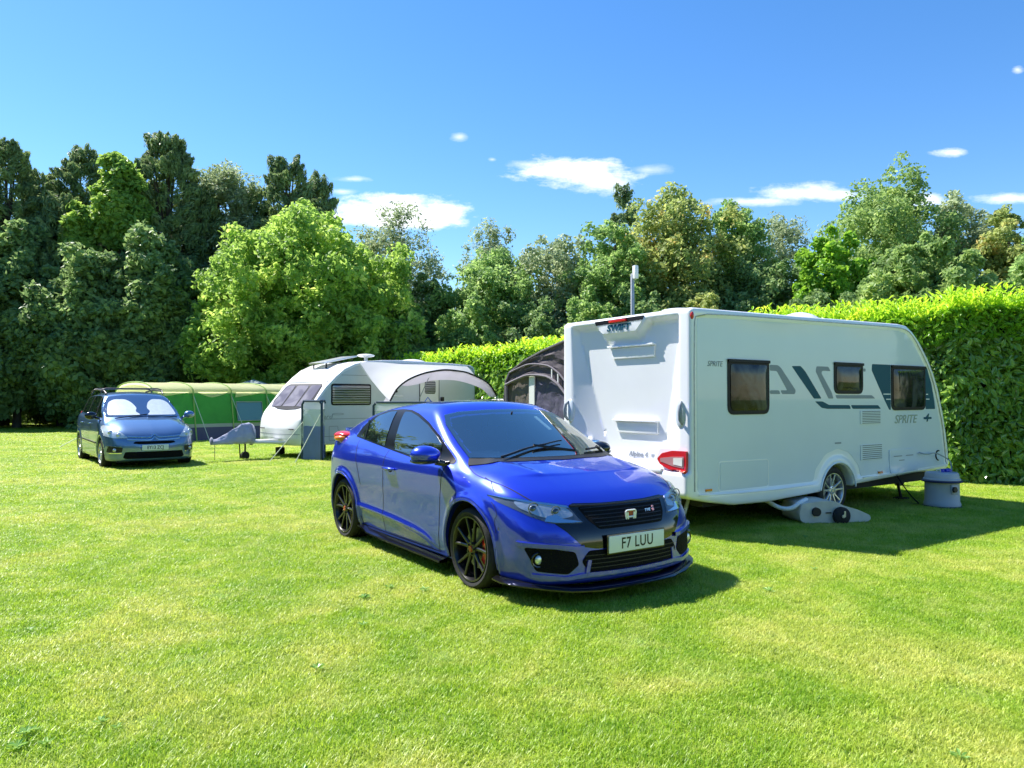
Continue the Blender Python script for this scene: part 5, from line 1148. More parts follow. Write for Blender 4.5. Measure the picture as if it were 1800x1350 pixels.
# --- dark awning on the far side of the modern caravan
def awning():
    a = .601; o = (1.919, 7.983); Rt = empty('caravan_awning', (*o, 0), a, 'dark grey awning tent with a white pole fixed to the modern caravan', 'awning')
    M_a = clothmat('awning_charcoal', (.095, .082, .095), .1, .25, .9, 3); M_p = clothmat('awning_purple_grey', (.10, .095, .15), .15, .2, .9, 3.5); M_b = clothmat('awning_brown_panel', (.17, .145, .13), .2, .2, .9, 4); M_e = clothmat('awning_piping', (.20, .18, .21), .1, .1, .2)
    yz = [(4.78, 0), (4.77, 1.0), (4.76, 1.5), (4.73, 1.78), (4.61, 1.93), (4.24, 2.09), (3.7, 2.24), (3.2, 2.35), (2.26, 2.44)]
    ys = [p[0] for p in yz]; 
    def cr(t):
        k = t * (len(yz) - 1); i = min(int(k), len(yz) - 2); f = k - i; return lerp(yz[i][0], yz[i + 1][0], f), lerp(yz[i][1], yz[i + 1][1], f)
    sheet('awning_roof', lambda u, v: (lerp(.8, 4.2, u), cr(v)[0] + .0, cr(v)[1] - .06 * math.sin(math.pi * u)), 16, 32, M_a, Rt, wr=.004, seed=2)
    top = lambda y: float(herm(np.array(-y), [-4.78, -4.73, -4.61, -4.24, -3.7, -3.2, -2.26], [1.3, 1.78, 1.93, 2.09, 2.24, 2.35, 2.44]))
    hem = lambda y: float(herm(np.array(-y), [-4.7, -4.4, -4.0, -3.6, -3.3, -3.0, -2.3], [1.72, 1.80, 1.87, 1.84, 1.72, 1.50, 1.4]))
    for xx, s in ((.8, 1), (4.2, 2)):
        sheet('upper_gable', lambda u, v: (xx, lerp(4.74, 2.24, u), lerp(min(hem(lerp(4.74, 2.24, u)), top(lerp(4.74, 2.24, u)) - .05), top(lerp(4.74, 2.24, u)) - .005, v)), 24, 8, M_a, Rt, wr=.012, seed=s)
        sheet('brown_panel', lambda u, v: (xx + .02, lerp(4.70, 4.07, u), lerp(.03, hem(lerp(4.70, 4.07, u)), v)), 8, 12, M_b, Rt, wr=.008, seed=s + 3)
        sheet('side_panel', lambda u, v: (xx + .02, lerp(3.93, 2.24, u), lerp(.03, hem(lerp(3.93, 2.24, u)) + .02, v)), 12, 12, M_p, Rt, wr=.008, seed=s + 5)
    sheet('white_strip', lambda u, v: (.79, lerp(4.07, 3.93, u), lerp(.0, 1.86, v)), 2, 8, M_owhite, Rt, .02)
    sheet('outer_wall', lambda u, v: (lerp(.8, 4.2, u), 4.79, lerp(.0, 1.35, v)), 8, 6, M_p, Rt, wr=.006)
    g = MB(); g.tube([(.76, y, hem(y)) for y in [4.68 - 2.4 * k / 24 for k in range(25)]], .022, 6); g.tube([(.77, y, hem(y) + .17) for y in [4.60 - 2.3 * k / 24 for k in range(25)]], .015, 6)
    g.tube([(.77, 4.68, 1.76), (.77, 4.66, 1.0), (.77, 4.68, 0)], .022, 6); g.tube([(.79, *cr(t)) for t in [k / 40 for k in range(6, 41)]], .018, 6); g.build('piping', M_e, Rt)
    for y in (3.45, 3.3): g = MB(); g.box((.77, y, hem(y) + .085), (.012, .02, .17)); g.build('toggle_strap', M_owhite, Rt)
awning()
# --- pole behind the caravan
def pole():
    Rt = empty('mast', (2.42, 14.9, 0), 0, 'tall grey metal mast with a small white box, standing behind the caravan roof', 'mast')
    g = MB(); g.lathe([(.038, 0), (.038, 3.98), (.03, 4.0), (0, 4.0)], 16); g.lathe([(.09, 0), (.09, .03), (.055, .05)], 16); g.build('post', M_galv, Rt)
    g = MB(); g.box((.05, -.06, 4.02), (.085, .10, .27), Matrix.Rotation(R(25), 3, 'Z'), bev=.015); b = g.build('aerial_box', M_cwhite, Rt)
    g = MB(); g.tube([(0, 0, 3.95), (.03, -.03, 3.97)], .02); g.tube([(.0, -.055, 3.9), (.05, -.09, 3.85)], .006); g.build('bracket', M_galv, b)
pole()
# --- waste tank under the caravan, water container, leads
M_tank = mat('tank_grey', (.64, .60, .52), .55, var=.12, vscale=5, bump=.15, bscale=30)
def tank():
    o = Vector((3.82, 9.12, 0)); a = R(8); Rt = empty('waste_water_tank', o, a, 'flat grey waste water tank on wheels lying by the caravan wheel', 'water tank')
    prof = [(-.43, .05), (-.45, .14), (-.41, .25), (-.15, .28), (.02, .27), (.12, .22), (.30, .17), (.46, .10), (.47, .05), (.42, .02), (-.38, .02)]
    g = MB(); M = frame_mat((0, -.20, 0), (1, 0, 0), (0, 0, 1)); M.translation = Vector((0, .22, 0)); g.prism(rpoly(prof, .03), .44, M, bev=.02); g.build('tank_body', M_tank, Rt)
    for e in (-1, 1):
        g = MB(); g.lathe([(0, -.035), (.085, -.035), (.105, -.02), (.105, .02), (.085, .035), (0, .035)], 24, c=(.07, .25 * e, .105), axis='y'); w = g.build('wheel', M_rub, Rt)
        g = MB(); g.box((.09, .29 * e, .13), (.02, .008, .07)); g.lathe([(0, -.04), (.02, -.04), (.02, .04)], 10, c=(.07, .26 * e, .105), axis='y'); g.build('hub', M_silver, w)
    g = MB(); g.lathe([(0, -.02), (.05, -.02), (.055, .02)], 20, c=(-.24, -.235, .155), axis='y'); g.build('cap', M_trim, Rt)
    g = MB(); g.box((-.08, -.225, .14), (.07, .01, .012)); g.build('moulded_mark', M_trim, Rt)
    g = MB(); P = chaikin([(3.02, 9.2, .32), (3.1, 9.0, .25), (3.2, 8.9, .19), (3.32, 8.86, .19), (3.44, 8.9, .26), (3.56, 9.02, .28)], 2, False); P2 = []
    n = 60; rs = []
    Q = resamp(P, .008, False)
    for i, p in enumerate(Q): P2.append(p); rs.append(.028 if i % 2 else .023)
    g.tube(P2, rs, 8); tag(g.build('waste_hose', mat('hose_white', (.88, .89, .92), .5)), 'ribbed white waste hose leading under the caravan to the flat tank', 'hose')
tank()
def water():
    Rt = empty('water_container', (5.93, 10.28, 0), .35, 'upright grey water container with blue cap beside the caravan nose', 'water container')
    M_wc = mat('container_grey', (.47, .48, .52), .5, var=.08, vscale=4); M_bl = mat('container_rim', (.03, .035, .09), .5)
    sq = lambda r, h: [(r, h)]
    g = MB(); g.lathe([(0, .03), (.225, .03), (.23, .06), (.215, .09), (.212, .34), (.222, .36)], 40); g.lathe([(.232, .375), (.232, .395), (.215, .41), (.205, .47), (.19, .485), (0, .49)], 40); g.build('drum', M_wc, Rt)
    g = MB(); g.lathe([(.0, .0), (.245, .0), (.25, .02), (.235, .035)], 40); g.lathe([(.222, .355), (.25, .355), (.255, .37), (.235, .385)], 40); g.build('drum_rim', M_bl, Rt)
    g = MB(); g.box((-.02, -.21, .27), (.12, .03, .13), bev=.015); g.build('tap_panel', M_wc, Rt)
    g = MB(); g.prism([(.042 * math.cos(k * math.pi / 3), .042 * math.sin(k * math.pi / 3)) for k in range(6)], .03, frame_mat((-.05, -.225, .27), (1, 0, 0), (0, 0, 1)), bev=.004); g.build('cap', M_trim, Rt)
    M_bc = mat('blue_cap', (.01, .04, .55), .35)
    g = MB(); g.box((.08, -.02, .512), (.11, .07, .04), bev=.01); g.lathe([(0, .49), (.028, .49), (.028, .53), (0, .53)], 16, c=(-.02, -.02, 0)); g.build('blue_pump_cap', M_bc, Rt)
    g = MB(); g.tube([(-.13, -.03, .49), (-.13, -.03, .525), (-.06, -.03, .525), (-.06, -.03, .49)], .008, 6); g.build('handle', M_silver, Rt)
    w = lambda p: W2((1.919, 7.983), .601, p)
    g = MB(); P = chaikin([w((4.70, -.02, .73)), w((4.86, -.05, .69)), w((5.05, -.06, .72)), w((5.25, -.08, .66)), w((5.45, -.10, .58)), Vector((6.03, 10.22, .53))], 3, False); g.tube(P, .009, 6); tag(g.build('water_pipe', mat('pipe_grey', (.28, .33, .38), .4)), 'thin grey pipe running from the caravan side down to the water container', 'pipe')
    g = MB(); P = chaikin([w((4.12, -.01, .44)), w((4.2, -.05, .30)), w((4.32, -.12, .12)), w((4.42, -.2, .012)), w((4.9, .6, .012))], 3, False); g.tube(P, .008, 6); tag(g.build('power_lead', M_blackrub), 'dark power lead hanging from the battery locker to the grass', 'cable')
water()
# ------------------------------------------------------------------ planting
RG = np.random.default_rng(7)
def unit(v): return v / np.maximum(np.linalg.norm(v, axis=-1, keepdims=True), 1e-9)
def leaves(name, C, Nn, size, m, parent=None, asp=.55, fold=.18, axis=None, six=False):
    n = len(C); r = RG.normal(size=(n, 3)) if axis is None else axis; A = unit(r - (r * Nn).sum(-1, keepdims=True) * Nn); B = np.cross(Nn, A); s = size[:, None]
    if six:
        V = np.stack([C - A * s, C - A * s * .25 + B * s * asp + Nn * s * fold, C + A * s * .45 + B * s * asp * .85 + Nn * s * fold, C + A * s - Nn * s * .25, C + A * s * .45 - B * s * asp * .85 + Nn * s * fold, C - A * s * .25 - B * s * asp + Nn * s * fold], 1).reshape(-1, 3)
        b = np.arange(n)[:, None] * 6; F = np.concatenate([b + [0, 1, 2, 3], b + [0, 3, 4, 5]], 0)
    else:
        V = np.stack([C - A * s, C + B * s * asp + Nn * s * fold, C + A * s, C - B * s * asp + Nn * s * fold], 1).reshape(-1, 3); F = np.arange(n * 4).reshape(-1, 4)
    return npmesh(name, V, F, m, parent, False)
LM = {
 'maple': leafmat('maple_leaf', (.17, .33, .06), (.42, .62, .13), (.76, .84, .24), .58),
 'lime': leafmat('lime_leaf', (.15, .30, .06), (.32, .50, .09), (.56, .66, .15), .5),
 'mid': leafmat('mid_green_leaf', (.15, .28, .08), (.34, .52, .16), (.58, .70, .28), .54),
 'grey': leafmat('grey_green_leaf', (.20, .27, .13), (.40, .49, .27), (.60, .65, .42), .45, spec=.5),
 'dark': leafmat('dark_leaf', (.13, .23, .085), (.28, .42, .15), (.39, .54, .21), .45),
 'conifer': leafmat('cypress_spray', (.13, .21, .085), (.27, .38, .14), (.38, .49, .19), .4, clump=.9),
 'bright': leafmat('chestnut_leaf', (0.122, 0.284, 0.031), (0.244, 0.487, 0.041), (0.406, 0.669, 0.081), .5),
 'bronze': leafmat('bronze_leaf', (.18, .29, .08), (.44, .50, .16), (.82, .60, .20), .52),
 'sycamore': leafmat('sycamore_leaf', (.16, .28, .08), (.36, .51, .16), (.58, .68, .27), .5),
}
M_bark = mat('bark', (.10, .085, .07), .9, var=.3, vscale=4, bump=1., bscale=14)
def trunk_mesh(parent, h, r, bare, lims, seed):
    rg = random.Random(seed); g = MB(); P = [Vector((0, 0, 0))]; 
    for i in range(1, 8): P.append(Vector((P[-1].x + rg.uniform(-.06, .06) * h * .1, P[-1].y + rg.uniform(-.06, .06) * h * .1, h * i / 7)))
    g.tube(P, [r * 1.25] + [r * (1 - .11 * i) for i in range(1, 8)], 9)
    for q in lims:
        k = min(6, max(1, int((q[2] / h) * 5))); a = P[k]; b = Vector(q); mid = a.lerp(b, .5) + Vector((0, 0, -.05 * (b - a).length))
        g.tube([a, mid, b], [r * .42, r * .25, r * .07], 6)
    return g.build('trunk', M_bark, parent)
def tree(x, y, h, rx, kind, label, style='broad', bottom=.15, nl=14000, nc=90, ls=.13, seed=0, ry=None, clr=None, name=None, group=None, cr=None, jit=1., bare=0, low=False):
    global RG
    RG = np.random.default_rng(abs(seed) + 100); ry = ry or rx
    Rt = empty(name or {'broad': 'broadleaf_tree', 'conifer': 'conifer_tree', 'wispy': 'willow_tree'}[style], (x, y, 0), 0, label, 'tree', group)
    z0 = h * bottom; hc = h - z0; bigt = nc > 500
    if style == 'conifer': nc = int(nc * 2.4); nl = int(nl * 2.7); ls *= .66; cr = (cr or .75) * .85
    elif not bigt: nc = int(nc * 3.6); nl = int(nl * 1.9); ls *= .80; cr = (cr or rx * .24) * .60
    if style == 'conifer':
        t = RG.random(nc)**.62; ang = RG.random(nc) * 2 * np.pi; rad = rx * herm(t, [0, .15, .45, .75, .92, 1], [.75, 1, .95, .74, .46, .22]) * (.45 + .6 * RG.random(nc)**.5)
        cc = np.stack([rad * np.cos(ang), rad * np.sin(ang) * ry / rx, z0 + hc * t * (.95 + .05 * RG.random(nc))], -1); cs = (cr or .75) * (1.15 - .6 * t) * (.7 + .6 * RG.random(nc))
        # separate leaders at the top
        for k in range(3):
            cc[k] = [(k - 1) * rx * .22 + RG.normal() * rx * .06, RG.normal() * rx * .15, h * (.97 - .05 * k)]; cs[k] = .7
    else:
        d = unit(RG.normal(size=(nc, 3))); d[:, 2] = np.where(d[:, 2] < (-.35 if low else -.9), -d[:, 2], d[:, 2]); q = RG.random(nc)**.4 * (.78 + .22 * RG.random(nc))
        lump = 1 + .16 * jit * np.sin(d[:, 0] * 5 + seed) * np.cos(d[:, 2] * 4 + d[:, 1] * 5 + seed * 2)
        zc = z0 + hc * .42; cc = np.stack([d[:, 0] * rx * q * lump, d[:, 1] * ry * q * lump, zc + d[:, 2] * np.where(d[:, 2] > 0, h - zc, zc - z0) * q * lump], -1); cs = (cr or rx * .24) * (.6 + .7 * RG.random(nc))
        if style == 'wispy': cs *= .8
    nper = RG.multinomial(nl, cs**2 / (cs**2).sum()); idx = np.repeat(np.arange(nc), nper); n = len(idx)
    u = unit(RG.normal(size=(n, 3))); ctr = np.array([0, 0, z0 + hc * .35]); out = unit(cc[idx] - ctr)
    if style == 'conifer':
        out = unit(np.stack([cc[idx, 0], cc[idx, 1], np.full(n, .8) + .0 * cc[idx, 2]], -1)); rr = RG.random(n)[:, None]**.6
        along = out * (RG.random(n)[:, None] * 1.25 - .35) * cs[idx, None]; side_ = (u - (u * out).sum(-1, keepdims=True) * out) * rr * cs[idx, None] * .75 * (1.25 - np.clip(((along * out).sum(-1, keepdims=True)) / cs[idx, None], 0, 1.15)); C = cc[idx] + along + side_
        Nn = unit(u * .8 + out * .4 + [0, 0, .25]); C[:, 2] = np.maximum(C[:, 2], .1)
        ax = unit(out + .35 * RG.normal(size=(n, 3)) + [0, 0, .25]); sz = ls * (.6 + .8 * RG.random(n)); o = leaves('crown', C, Nn, sz, LM[clr or kind], Rt, asp=.30, fold=.12, axis=ax)
    else:
        u = unit(u + out * .5 + np.array([0, 0, .18])); rr = (.35 + .75 * RG.random(n)[:, None]**.8)
        if style == 'wispy': rr = RG.random(n)[:, None] ** .8 * 1.5
        C = cc[idx] + u * rr * cs[idx, None] * np.array([1.0, 1.0, 1.08]) + (RG.normal(size=(nc, 3)) * .0)[idx]; C[:, 2] = np.maximum(C[:, 2], .1)
        Nn = unit(u * .6 + RG.normal(size=(n, 3)) * .7 + np.array([0, 0, .35])); sz = ls * (.55 + .9 * RG.random(n)); o = leaves('crown', C, Nn, sz, LM[clr or kind], Rt, asp=.62 if style != 'wispy' else .4)
    lim = [tuple(cc[i]) for i in RG.choice(nc, 12, replace=False)]
    trunk_mesh(Rt, h * .86, max(.10, h * .018), 0, lim, seed)
    return Rt
def T(u, top, hw, d, kind, label, style='broad', **k):
    if 740 < u and style == 'broad': hw *= 1.12
    """tree placed on the ray through photo column u at distance d, with its real height and radius"""
    x = (u - 900) / 1307 * d; h = CAMH + (698.7 - top) / 1307 * d; rx = hw / 1307 * d
    if style != 'conifer': h *= .965
    return tree(x, d, h, rx, kind, label, style, seed=int(u * 7 + d), **k)
GB = 'trees in the belt round the camping field'
# left, tall dark cypresses and mixed trees
T(5, 243, 78, 39, 'conifer', 'dark cypress at the left edge of the photo, with a ragged double top', 'conifer', nl=26000, nc=210, ls=.20, bottom=.02, group=GB)
T(140, 256, 70, 42, 'conifer', 'dark cypress left of the yellow-green maple top', 'conifer', nl=20000, nc=170, ls=.20, bottom=.05, group=GB)
T(290, 232, 78, 41, 'conifer', 'tallest dark cypress, right of the yellow-green maple top', 'conifer', nl=26000, nc=210, ls=.20, bottom=.02, group=GB)
T(505, 276, 66, 43, 'conifer', 'dark cypress behind the left shoulder of the big round tree', 'conifer', nl=18000, nc=150, ls=.20, bottom=.05, group=GB)
T(560, 306, 44, 45, 'conifer', 'short dark cypress leaning out right of the other cypresses', 'conifer', nl=12000, nc=110, ls=.20, bottom=.05, group=GB)
T(210, 250, 44, 38.5, 'lime', 'yellow-green maple with a sunlit top standing among dark cypresses', nl=12000, nc=60, ls=.17, bottom=.62, cr=.75, group=GB)
T(140, 340, 30, 38, 'lime', 'lower yellow-green tree left of the sunlit maple', nl=4500, nc=36, ls=.16, bottom=.68, cr=.6, group=GB)
T(385, 252, 85, 43, 'grey', 'loose grey-green poplar between the tallest cypress and the round tree', 'wispy', nl=20000, nc=110, ls=.15, bottom=.15, cr=1.0, group=GB)
T(435, 362, 80, 42, 'grey', 'grey-green tree tucked behind the left side of the round tree', nl=14000, nc=90, ls=.13, bottom=.1, group=GB)
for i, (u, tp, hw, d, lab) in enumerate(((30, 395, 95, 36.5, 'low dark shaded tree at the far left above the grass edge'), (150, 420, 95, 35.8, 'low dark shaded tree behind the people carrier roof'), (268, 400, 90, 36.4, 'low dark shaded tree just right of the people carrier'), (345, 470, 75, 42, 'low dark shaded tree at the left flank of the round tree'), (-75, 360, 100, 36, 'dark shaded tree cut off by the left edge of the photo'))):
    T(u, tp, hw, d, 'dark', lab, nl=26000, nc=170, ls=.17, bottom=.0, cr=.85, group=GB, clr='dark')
for u, tp, hw, d, lab in ((72, 300, 60, 41.5, 'dark cypress between the left edge cypress and the maple'), (222, 292, 62, 42.5, 'dark cypress behind the yellow-green maple'), (350, 325, 62, 42, 'dark cypress just right of the tallest one'), (440, 325, 60, 44, 'dark cypress between the poplar and the round tree'), (110, 345, 70, 38.5, 'dark cypress standing in front below the maple')): T(u, tp, hw, d, 'conifer', lab, 'conifer', nl=15000, nc=130, ls=.20, bottom=.02, group=GB)
# the big round tree
T(535, 350, 216, 37.5, 'maple', 'big round light green tree in the middle, behind the green tent', nl=115000, nc=950, ls=.12, bottom=.03, cr=.60, jit=.45, group=GB)
T(690, 350, 105, 41, 'grey', 'wispy grey-green willow against the white cloud right of the round tree', 'wispy', nl=18000, nc=100, ls=.12, bottom=.1, cr=1.0, group=GB)
T(640, 420, 100, 42.5, 'mid', 'green tree filling in behind the right side of the round tree', nl=16000, nc=100, ls=.14, bottom=.05, group=GB)
T(750, 480, 55, 40, 'dark', 'dark tree in the gap right of the round tree', nl=12000, nc=80, ls=.14, bottom=.0, group=GB)
# middle
T(858, 376, 60, 50, 'grey', 'grey-green poplar top rising behind the middle trees', 'wispy', nl=10000, nc=70, ls=.15, bottom=.2, cr=.9, group=GB)
T(855, 422, 108, 41, 'mid', 'rounded mid green tree above the low yellow-green hedge', nl=26000, nc=140, ls=.13, bottom=.05, group=GB)
T(980, 396, 98, 42, 'grey', 'grey-green rounded tree left of the mast', nl=22000, nc=120, ls=.13, bottom=.05, group=GB)
T(1080, 366, 90, 40, 'mid', 'green tree directly behind the mast', nl=20000, nc=120, ls=.13, bottom=.05, group=GB)
T(1098, 325, 30, 48, 'conifer', 'small dark spruce tip behind the brownish tree', 'conifer', nl=7000, nc=70, ls=.2, bottom=.1, group=GB)
T(1180, 318, 112, 41, 'bronze', 'tall bronze and green tree right of the mast', nl=26000, nc=130, ls=.14, bottom=.1, cr=1.0, group=GB)
T(1292, 328, 78, 42, 'mid', 'pointed green tree right of the bronze one', nl=20000, nc=110, ls=.14, bottom=.05, group=GB)
T(1375, 352, 88, 43, 'grey', 'loose grey-green tree with twigs against the cloud', 'wispy', nl=15000, nc=90, ls=.13, bottom=.08, cr=1.0, group=GB)
T(1345, 440, 95, 39, 'dark', 'dark green low tree above the caravan roof', nl=18000, nc=110, ls=.13, bottom=.0, group=GB)
T(1455, 385, 78, 37, 'bright', 'vivid green layered chestnut left of the sycamore', nl=18000, nc=100, ls=.17, bottom=.05, group=GB)
T(1560, 284, 118, 46, 'mid', 'tallest airy green tree on the right', nl=30000, nc=150, ls=.14, bottom=.15, cr=1.15, group=GB, clr='sycamore')
T(1620, 408, 128, 28, 'sycamore', 'broad pale green sycamore rising right above the tall hedge', nl=34000, nc=170, ls=.13, bottom=.08, cr=.55, group=GB)
T(1690, 336, 92, 46, 'mid', 'grey-green tree between the tallest right-hand tree and the orange one', nl=18000, nc=100, ls=.15, bottom=.1, clr='grey', group=GB)
T(1775, 337, 85, 42, 'bronze', 'orange tinted tree at the right edge of the photo', nl=20000, nc=100, ls=.14, bottom=.1, group=GB)
T(1860, 380, 90, 34, 'mid', 'green tree cut off by the right edge of the photo', nl=18000, nc=100, ls=.14, bottom=.1, group=GB)
# shrubs along the foot of the belt
SH = [(820, 520, 70, 37, 'mid'), (930, 520, 75, 37.5, 'dark'), (1035, 500, 70, 37, 'mid'), (1140, 490, 70, 37, 'dark'), (1235, 500, 75, 37, 'bronze'), (1440, 500, 80, 35, 'dark'), (1720, 480, 90, 27, 'sycamore'), (700, 560, 70, 36, 'dark'), (600, 600, 90, 41, 'dark'), (460, 610, 90, 41, 'dark')]
SL = ['rounded shrub under the mid green tree', 'dark shrub between the round middle trees', 'shrub left of the mast foot', 'dark shrub right of the mast', 'brownish shrub above the caravan rear', 'dark shrub under the vivid green chestnut', 'pale shrub behind the tall hedge at the right', 'dark shrub in the gap right of the big round tree', 'dark shrub in the shade under the big round tree', 'dark shrub behind the left part of the green tent']
for (u, tp, hw, d, k), lab in zip(SH, SL): T(u, tp, hw, d, k, lab, nl=12000, nc=70, ls=.12, bottom=.0, name='shrub', group='shrubs along the foot of the tree belt')
# dark undergrowth that closes the view under the crowns
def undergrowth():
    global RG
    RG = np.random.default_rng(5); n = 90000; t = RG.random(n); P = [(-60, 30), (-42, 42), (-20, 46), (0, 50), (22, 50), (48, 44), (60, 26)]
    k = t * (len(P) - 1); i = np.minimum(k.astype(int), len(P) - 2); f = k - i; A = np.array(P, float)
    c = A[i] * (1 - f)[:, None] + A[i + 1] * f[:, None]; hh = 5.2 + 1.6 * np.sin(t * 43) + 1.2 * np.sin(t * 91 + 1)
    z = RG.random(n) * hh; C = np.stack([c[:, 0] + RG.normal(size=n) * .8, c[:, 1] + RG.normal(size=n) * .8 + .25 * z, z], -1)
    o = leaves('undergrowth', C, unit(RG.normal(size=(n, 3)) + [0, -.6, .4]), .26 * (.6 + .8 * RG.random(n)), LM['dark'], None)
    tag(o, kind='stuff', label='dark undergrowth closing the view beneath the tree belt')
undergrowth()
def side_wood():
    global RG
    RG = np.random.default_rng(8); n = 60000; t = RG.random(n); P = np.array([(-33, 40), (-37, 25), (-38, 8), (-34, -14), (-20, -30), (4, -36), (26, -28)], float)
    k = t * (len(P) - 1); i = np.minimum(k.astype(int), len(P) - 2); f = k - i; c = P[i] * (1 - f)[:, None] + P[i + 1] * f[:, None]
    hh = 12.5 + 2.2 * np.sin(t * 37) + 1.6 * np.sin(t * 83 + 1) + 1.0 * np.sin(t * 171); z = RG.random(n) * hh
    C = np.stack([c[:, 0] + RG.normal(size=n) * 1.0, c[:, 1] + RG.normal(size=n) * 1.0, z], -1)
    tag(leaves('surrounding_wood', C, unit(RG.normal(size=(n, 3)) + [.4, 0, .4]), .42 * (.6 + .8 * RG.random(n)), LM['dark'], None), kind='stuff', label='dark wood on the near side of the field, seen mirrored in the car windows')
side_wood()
def weeds():
    global RG
    RG = np.random.default_rng(21); C = []; Nn = []; A = []; S = []
    spots = [(x, y) for x, y in RG.uniform((-7, 3.0), (7, 13), (60, 2)) if abs(x) < y * .75] + [(-2.0 + .16 * a, 3.32 + .10 * b) for a, b in RG.normal(size=(7, 2))] + [(-.55 + .2 * a, 6.0 + .15 * b) for a, b in RG.normal(size=(7, 2))]
    for x, y in spots:
        if (x - .2)**2 / 4 + (y - 7.4)**2 / 3 < 1: continue
        n = RG.integers(6, 12); r = RG.uniform(.014, .028)
        for k in range(n):
            a = 2 * np.pi * k / n + RG.normal() * .3; d = np.array([np.cos(a), np.sin(a), .55 + .3 * RG.normal()]); d /= np.linalg.norm(d); C.append([x, y, .022] + d * r); A.append(d); Nn.append([-d[0] * .6, -d[1] * .6, 1.]); S.append(r)
    tag(leaves('weeds', np.array(C), unit(np.array(Nn)), np.array(S), leafmat('weed_leaf', (.16, .36, .06), (.34, .54, .14), (.50, .64, .28), .35, rough=.35, spec=.6), None, asp=.30, fold=.1, axis=np.array(A), six=True), kind='stuff', label='low broad leaved weeds scattered through the grass')
weeds()
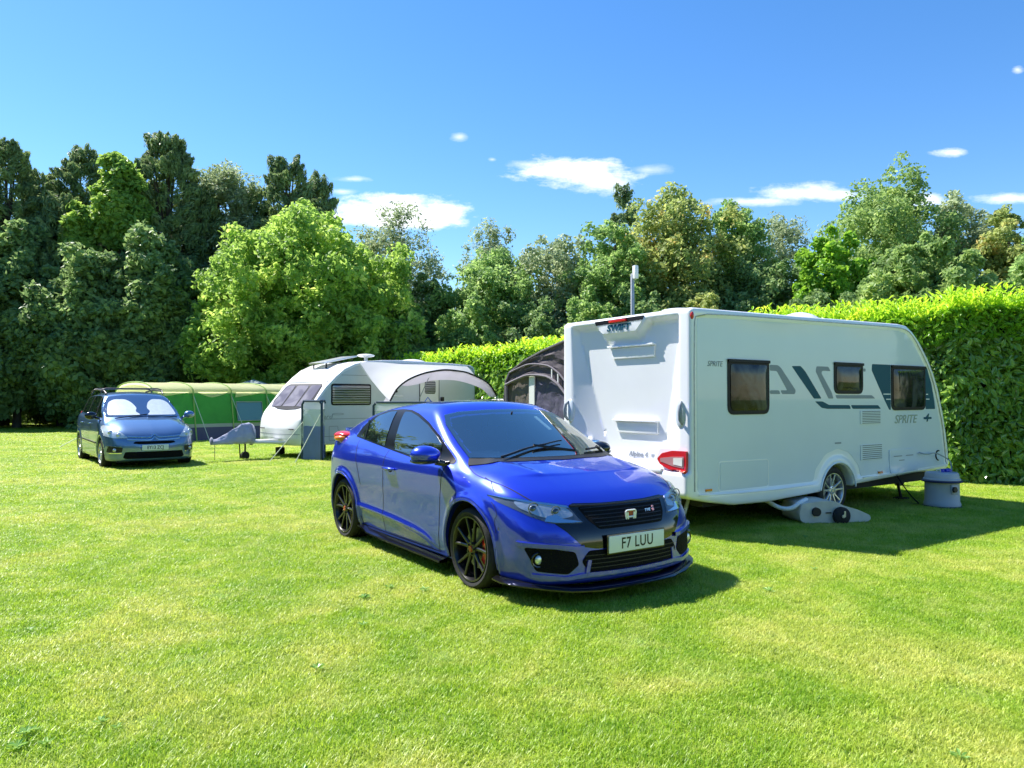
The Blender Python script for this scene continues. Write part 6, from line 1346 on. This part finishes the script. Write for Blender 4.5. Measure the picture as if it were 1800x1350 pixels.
# ---- laurel hedge
M_hedge = leafmat('laurel_leaf', (.14, .29, .05), (.31, .52, .09), (.50, .70, .17), .5, rough=.2, spec=1.0, clump=1.3)
M_shoot = leafmat('laurel_shoot', (.30, .56, .03), (.56, .78, .06), (.82, .86, .09), .52, rough=.4, clump=1.5)
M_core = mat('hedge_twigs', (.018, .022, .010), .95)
def hedge():
    global RG
    RG = np.random.default_rng(11); Rt = empty('laurel_hedge', (8.0, 13.2, 0), 0, 'tall clipped laurel hedge with yellow-green new shoots along its top', 'hedge')
    P = np.array([(14.5, 11.4), (10.5, 12.45), (9.0, 12.75), (7.75, 13.05), (6.6, 14.4), (5.83, 15.7), (3.6, 19.4), (1.08, 23.4), (-2.0, 28.6), (-5.3, 34.3), (-7.2, 37.5)]); seg = np.diff(P, axis=0); L_ = np.linalg.norm(seg, axis=1); cum = np.r_[0, np.cumsum(L_)]; H = 3.02
    O = np.array([8.0, 13.2, 0])
    def at(s): i = np.clip(np.searchsorted(cum, s, side='right') - 1, 0, len(seg) - 1); f = (s - cum[i]) / L_[i]; p = P[i] + seg[i] * f[:, None]; t = seg[i] / L_[i][:, None]; return p, np.stack([t[:, 1], -t[:, 0]], -1)
    hh = lambda s: H + .05 * np.sin(s * 1.3) + .04 * np.sin(s * 3.1)
    def dens(n, near):  # more leaves on the near stretch
        s = RG.random(n * 3) * cum[-1]; p, _ = at(s); d = np.hypot(p[:, 0], p[:, 1]); k = RG.random(n * 3) < np.clip((15.0 / d)**1.6, .05, 1) * .9; return s[k][:n]
    V = []; 
    def face(n, top):
        s = dens(n, True); n = len(s); p, nr = at(s)
        if P is not None: nr = -nr
        fl = np.where(((p - 0) * nr).sum(-1) > 0, -1, 1)[:, None]; nr = nr * fl   # face towards the field
        if not top:
            z = RG.random(n) * hh(s); dep = -RG.random(n)**2 * .28 + .05 * np.sin(s * 9 + z * 4) * np.cos(z * 7 + s * 3) + .04 * RG.normal(size=n)
            C = np.stack([p[:, 0] + nr[:, 0] * dep, p[:, 1] + nr[:, 1] * dep, z], -1); out = np.stack([nr[:, 0], nr[:, 1], np.zeros(n)], -1)
            Nn = unit(out * .75 + RG.normal(size=(n, 3)) * .42 + [0, 0, .55]); ax = np.stack([nr[:, 0] * .6, nr[:, 1] * .6, -.5 * np.ones(n)], -1) + RG.normal(size=(n, 3)) * .6
        else:
            w = -RG.random(n) * 1.1; z = hh(s) + .04 * RG.normal(size=n) - .0 * w
            C = np.stack([p[:, 0] + nr[:, 0] * w, p[:, 1] + nr[:, 1] * w, z], -1); Nn = unit(RG.normal(size=(n, 3)) * .5 + [0, 0, .9]); ax = RG.normal(size=(n, 3))
        d = np.hypot(p[:, 0], p[:, 1]); sz = (.076 + .0 * d) * (.6 + .7 * RG.random(n)) * np.clip(d / 16, 1, 1.9)
        return C - O, Nn, sz, ax
    C, Nn, sz, ax = face(62000, False); leaves('foliage', C, Nn, sz, M_hedge, Rt, asp=.42, fold=.10, axis=ax, six=True)
    # upright shoots on top
    s = dens(5200, True); n = len(s); p, nr = at(s); fl = np.where((p * nr).sum(-1) > 0, -1, 1)[:, None]; nr = nr * fl; w = -RG.random(n)**1.3 * 1.15 + .06; base = np.stack([p[:, 0] + nr[:, 0] * w, p[:, 1] + nr[:, 1] * w, hh(s) - .18], -1)
    hl = .20 + .26 * RG.random(n)**1.5; k = 7; tt = np.tile(np.arange(k) / (k - 1), n); bi = np.repeat(np.arange(n), k); lean = RG.normal(size=(n, 3)) * .10
    C = base[bi] + np.stack([lean[bi, 0] * tt, lean[bi, 1] * tt, hl[bi] * tt * 1.25], -1); az = tt * 9 + bi * 2.3; out = np.stack([np.cos(az), np.sin(az), 1.1 + 0 * az], -1)
    C = C + unit(out) * .045; ax = unit(out); Nn = unit(np.stack([-np.cos(az), -np.sin(az), 1.0 + 0 * az], -1) + RG.normal(size=(len(az), 3)) * .2); d = np.hypot(base[bi, 0], base[bi, 1])
    leaves('new_shoots', C - O, Nn, .068 * (.7 + .5 * RG.random(len(az))) * np.clip(d / 16, 1, 1.6), M_shoot, Rt, asp=.36, fold=.1, axis=ax, six=True)
    # mixed fresh leaves in the upper face
    s = dens(9000, True); n = len(s); p, nr = at(s); fl = np.where((p * nr).sum(-1) > 0, -1, 1)[:, None]; nr = nr * fl; z = hh(s) - RG.random(n)**1.8 * .55; dep = .05 + .05 * RG.normal(size=n)
    C = np.stack([p[:, 0] + nr[:, 0] * dep, p[:, 1] + nr[:, 1] * dep, z], -1); Nn = unit(np.stack([nr[:, 0], nr[:, 1], .6 + 0 * z], -1) + RG.normal(size=(n, 3)) * .4); d = np.hypot(p[:, 0], p[:, 1])
    leaves('fresh_leaves', C - O, Nn, .056 * (.7 + .6 * RG.random(n)) * np.clip(d / 16, 1, 1.7), bpy.data.materials['laurel_fresh'] if 'laurel_fresh' in bpy.data.materials else leafmat('laurel_fresh', (.13, .32, .02), (.27, .53, .03), (.48, .68, .05), .5, rough=.35), Rt, asp=.40, axis=np.stack([nr[:, 0], nr[:, 1], .6 + 0 * z], -1) + RG.normal(size=(n, 3)) * .5, six=True)
    # twiggy core
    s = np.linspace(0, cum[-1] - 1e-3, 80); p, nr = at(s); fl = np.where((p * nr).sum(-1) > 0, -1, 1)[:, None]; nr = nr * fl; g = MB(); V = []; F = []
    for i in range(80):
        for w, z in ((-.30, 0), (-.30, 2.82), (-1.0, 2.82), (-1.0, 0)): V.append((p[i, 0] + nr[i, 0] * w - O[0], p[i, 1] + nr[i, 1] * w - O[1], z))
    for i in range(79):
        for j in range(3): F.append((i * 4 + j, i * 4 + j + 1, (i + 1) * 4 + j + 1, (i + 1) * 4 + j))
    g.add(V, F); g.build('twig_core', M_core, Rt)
hedge()
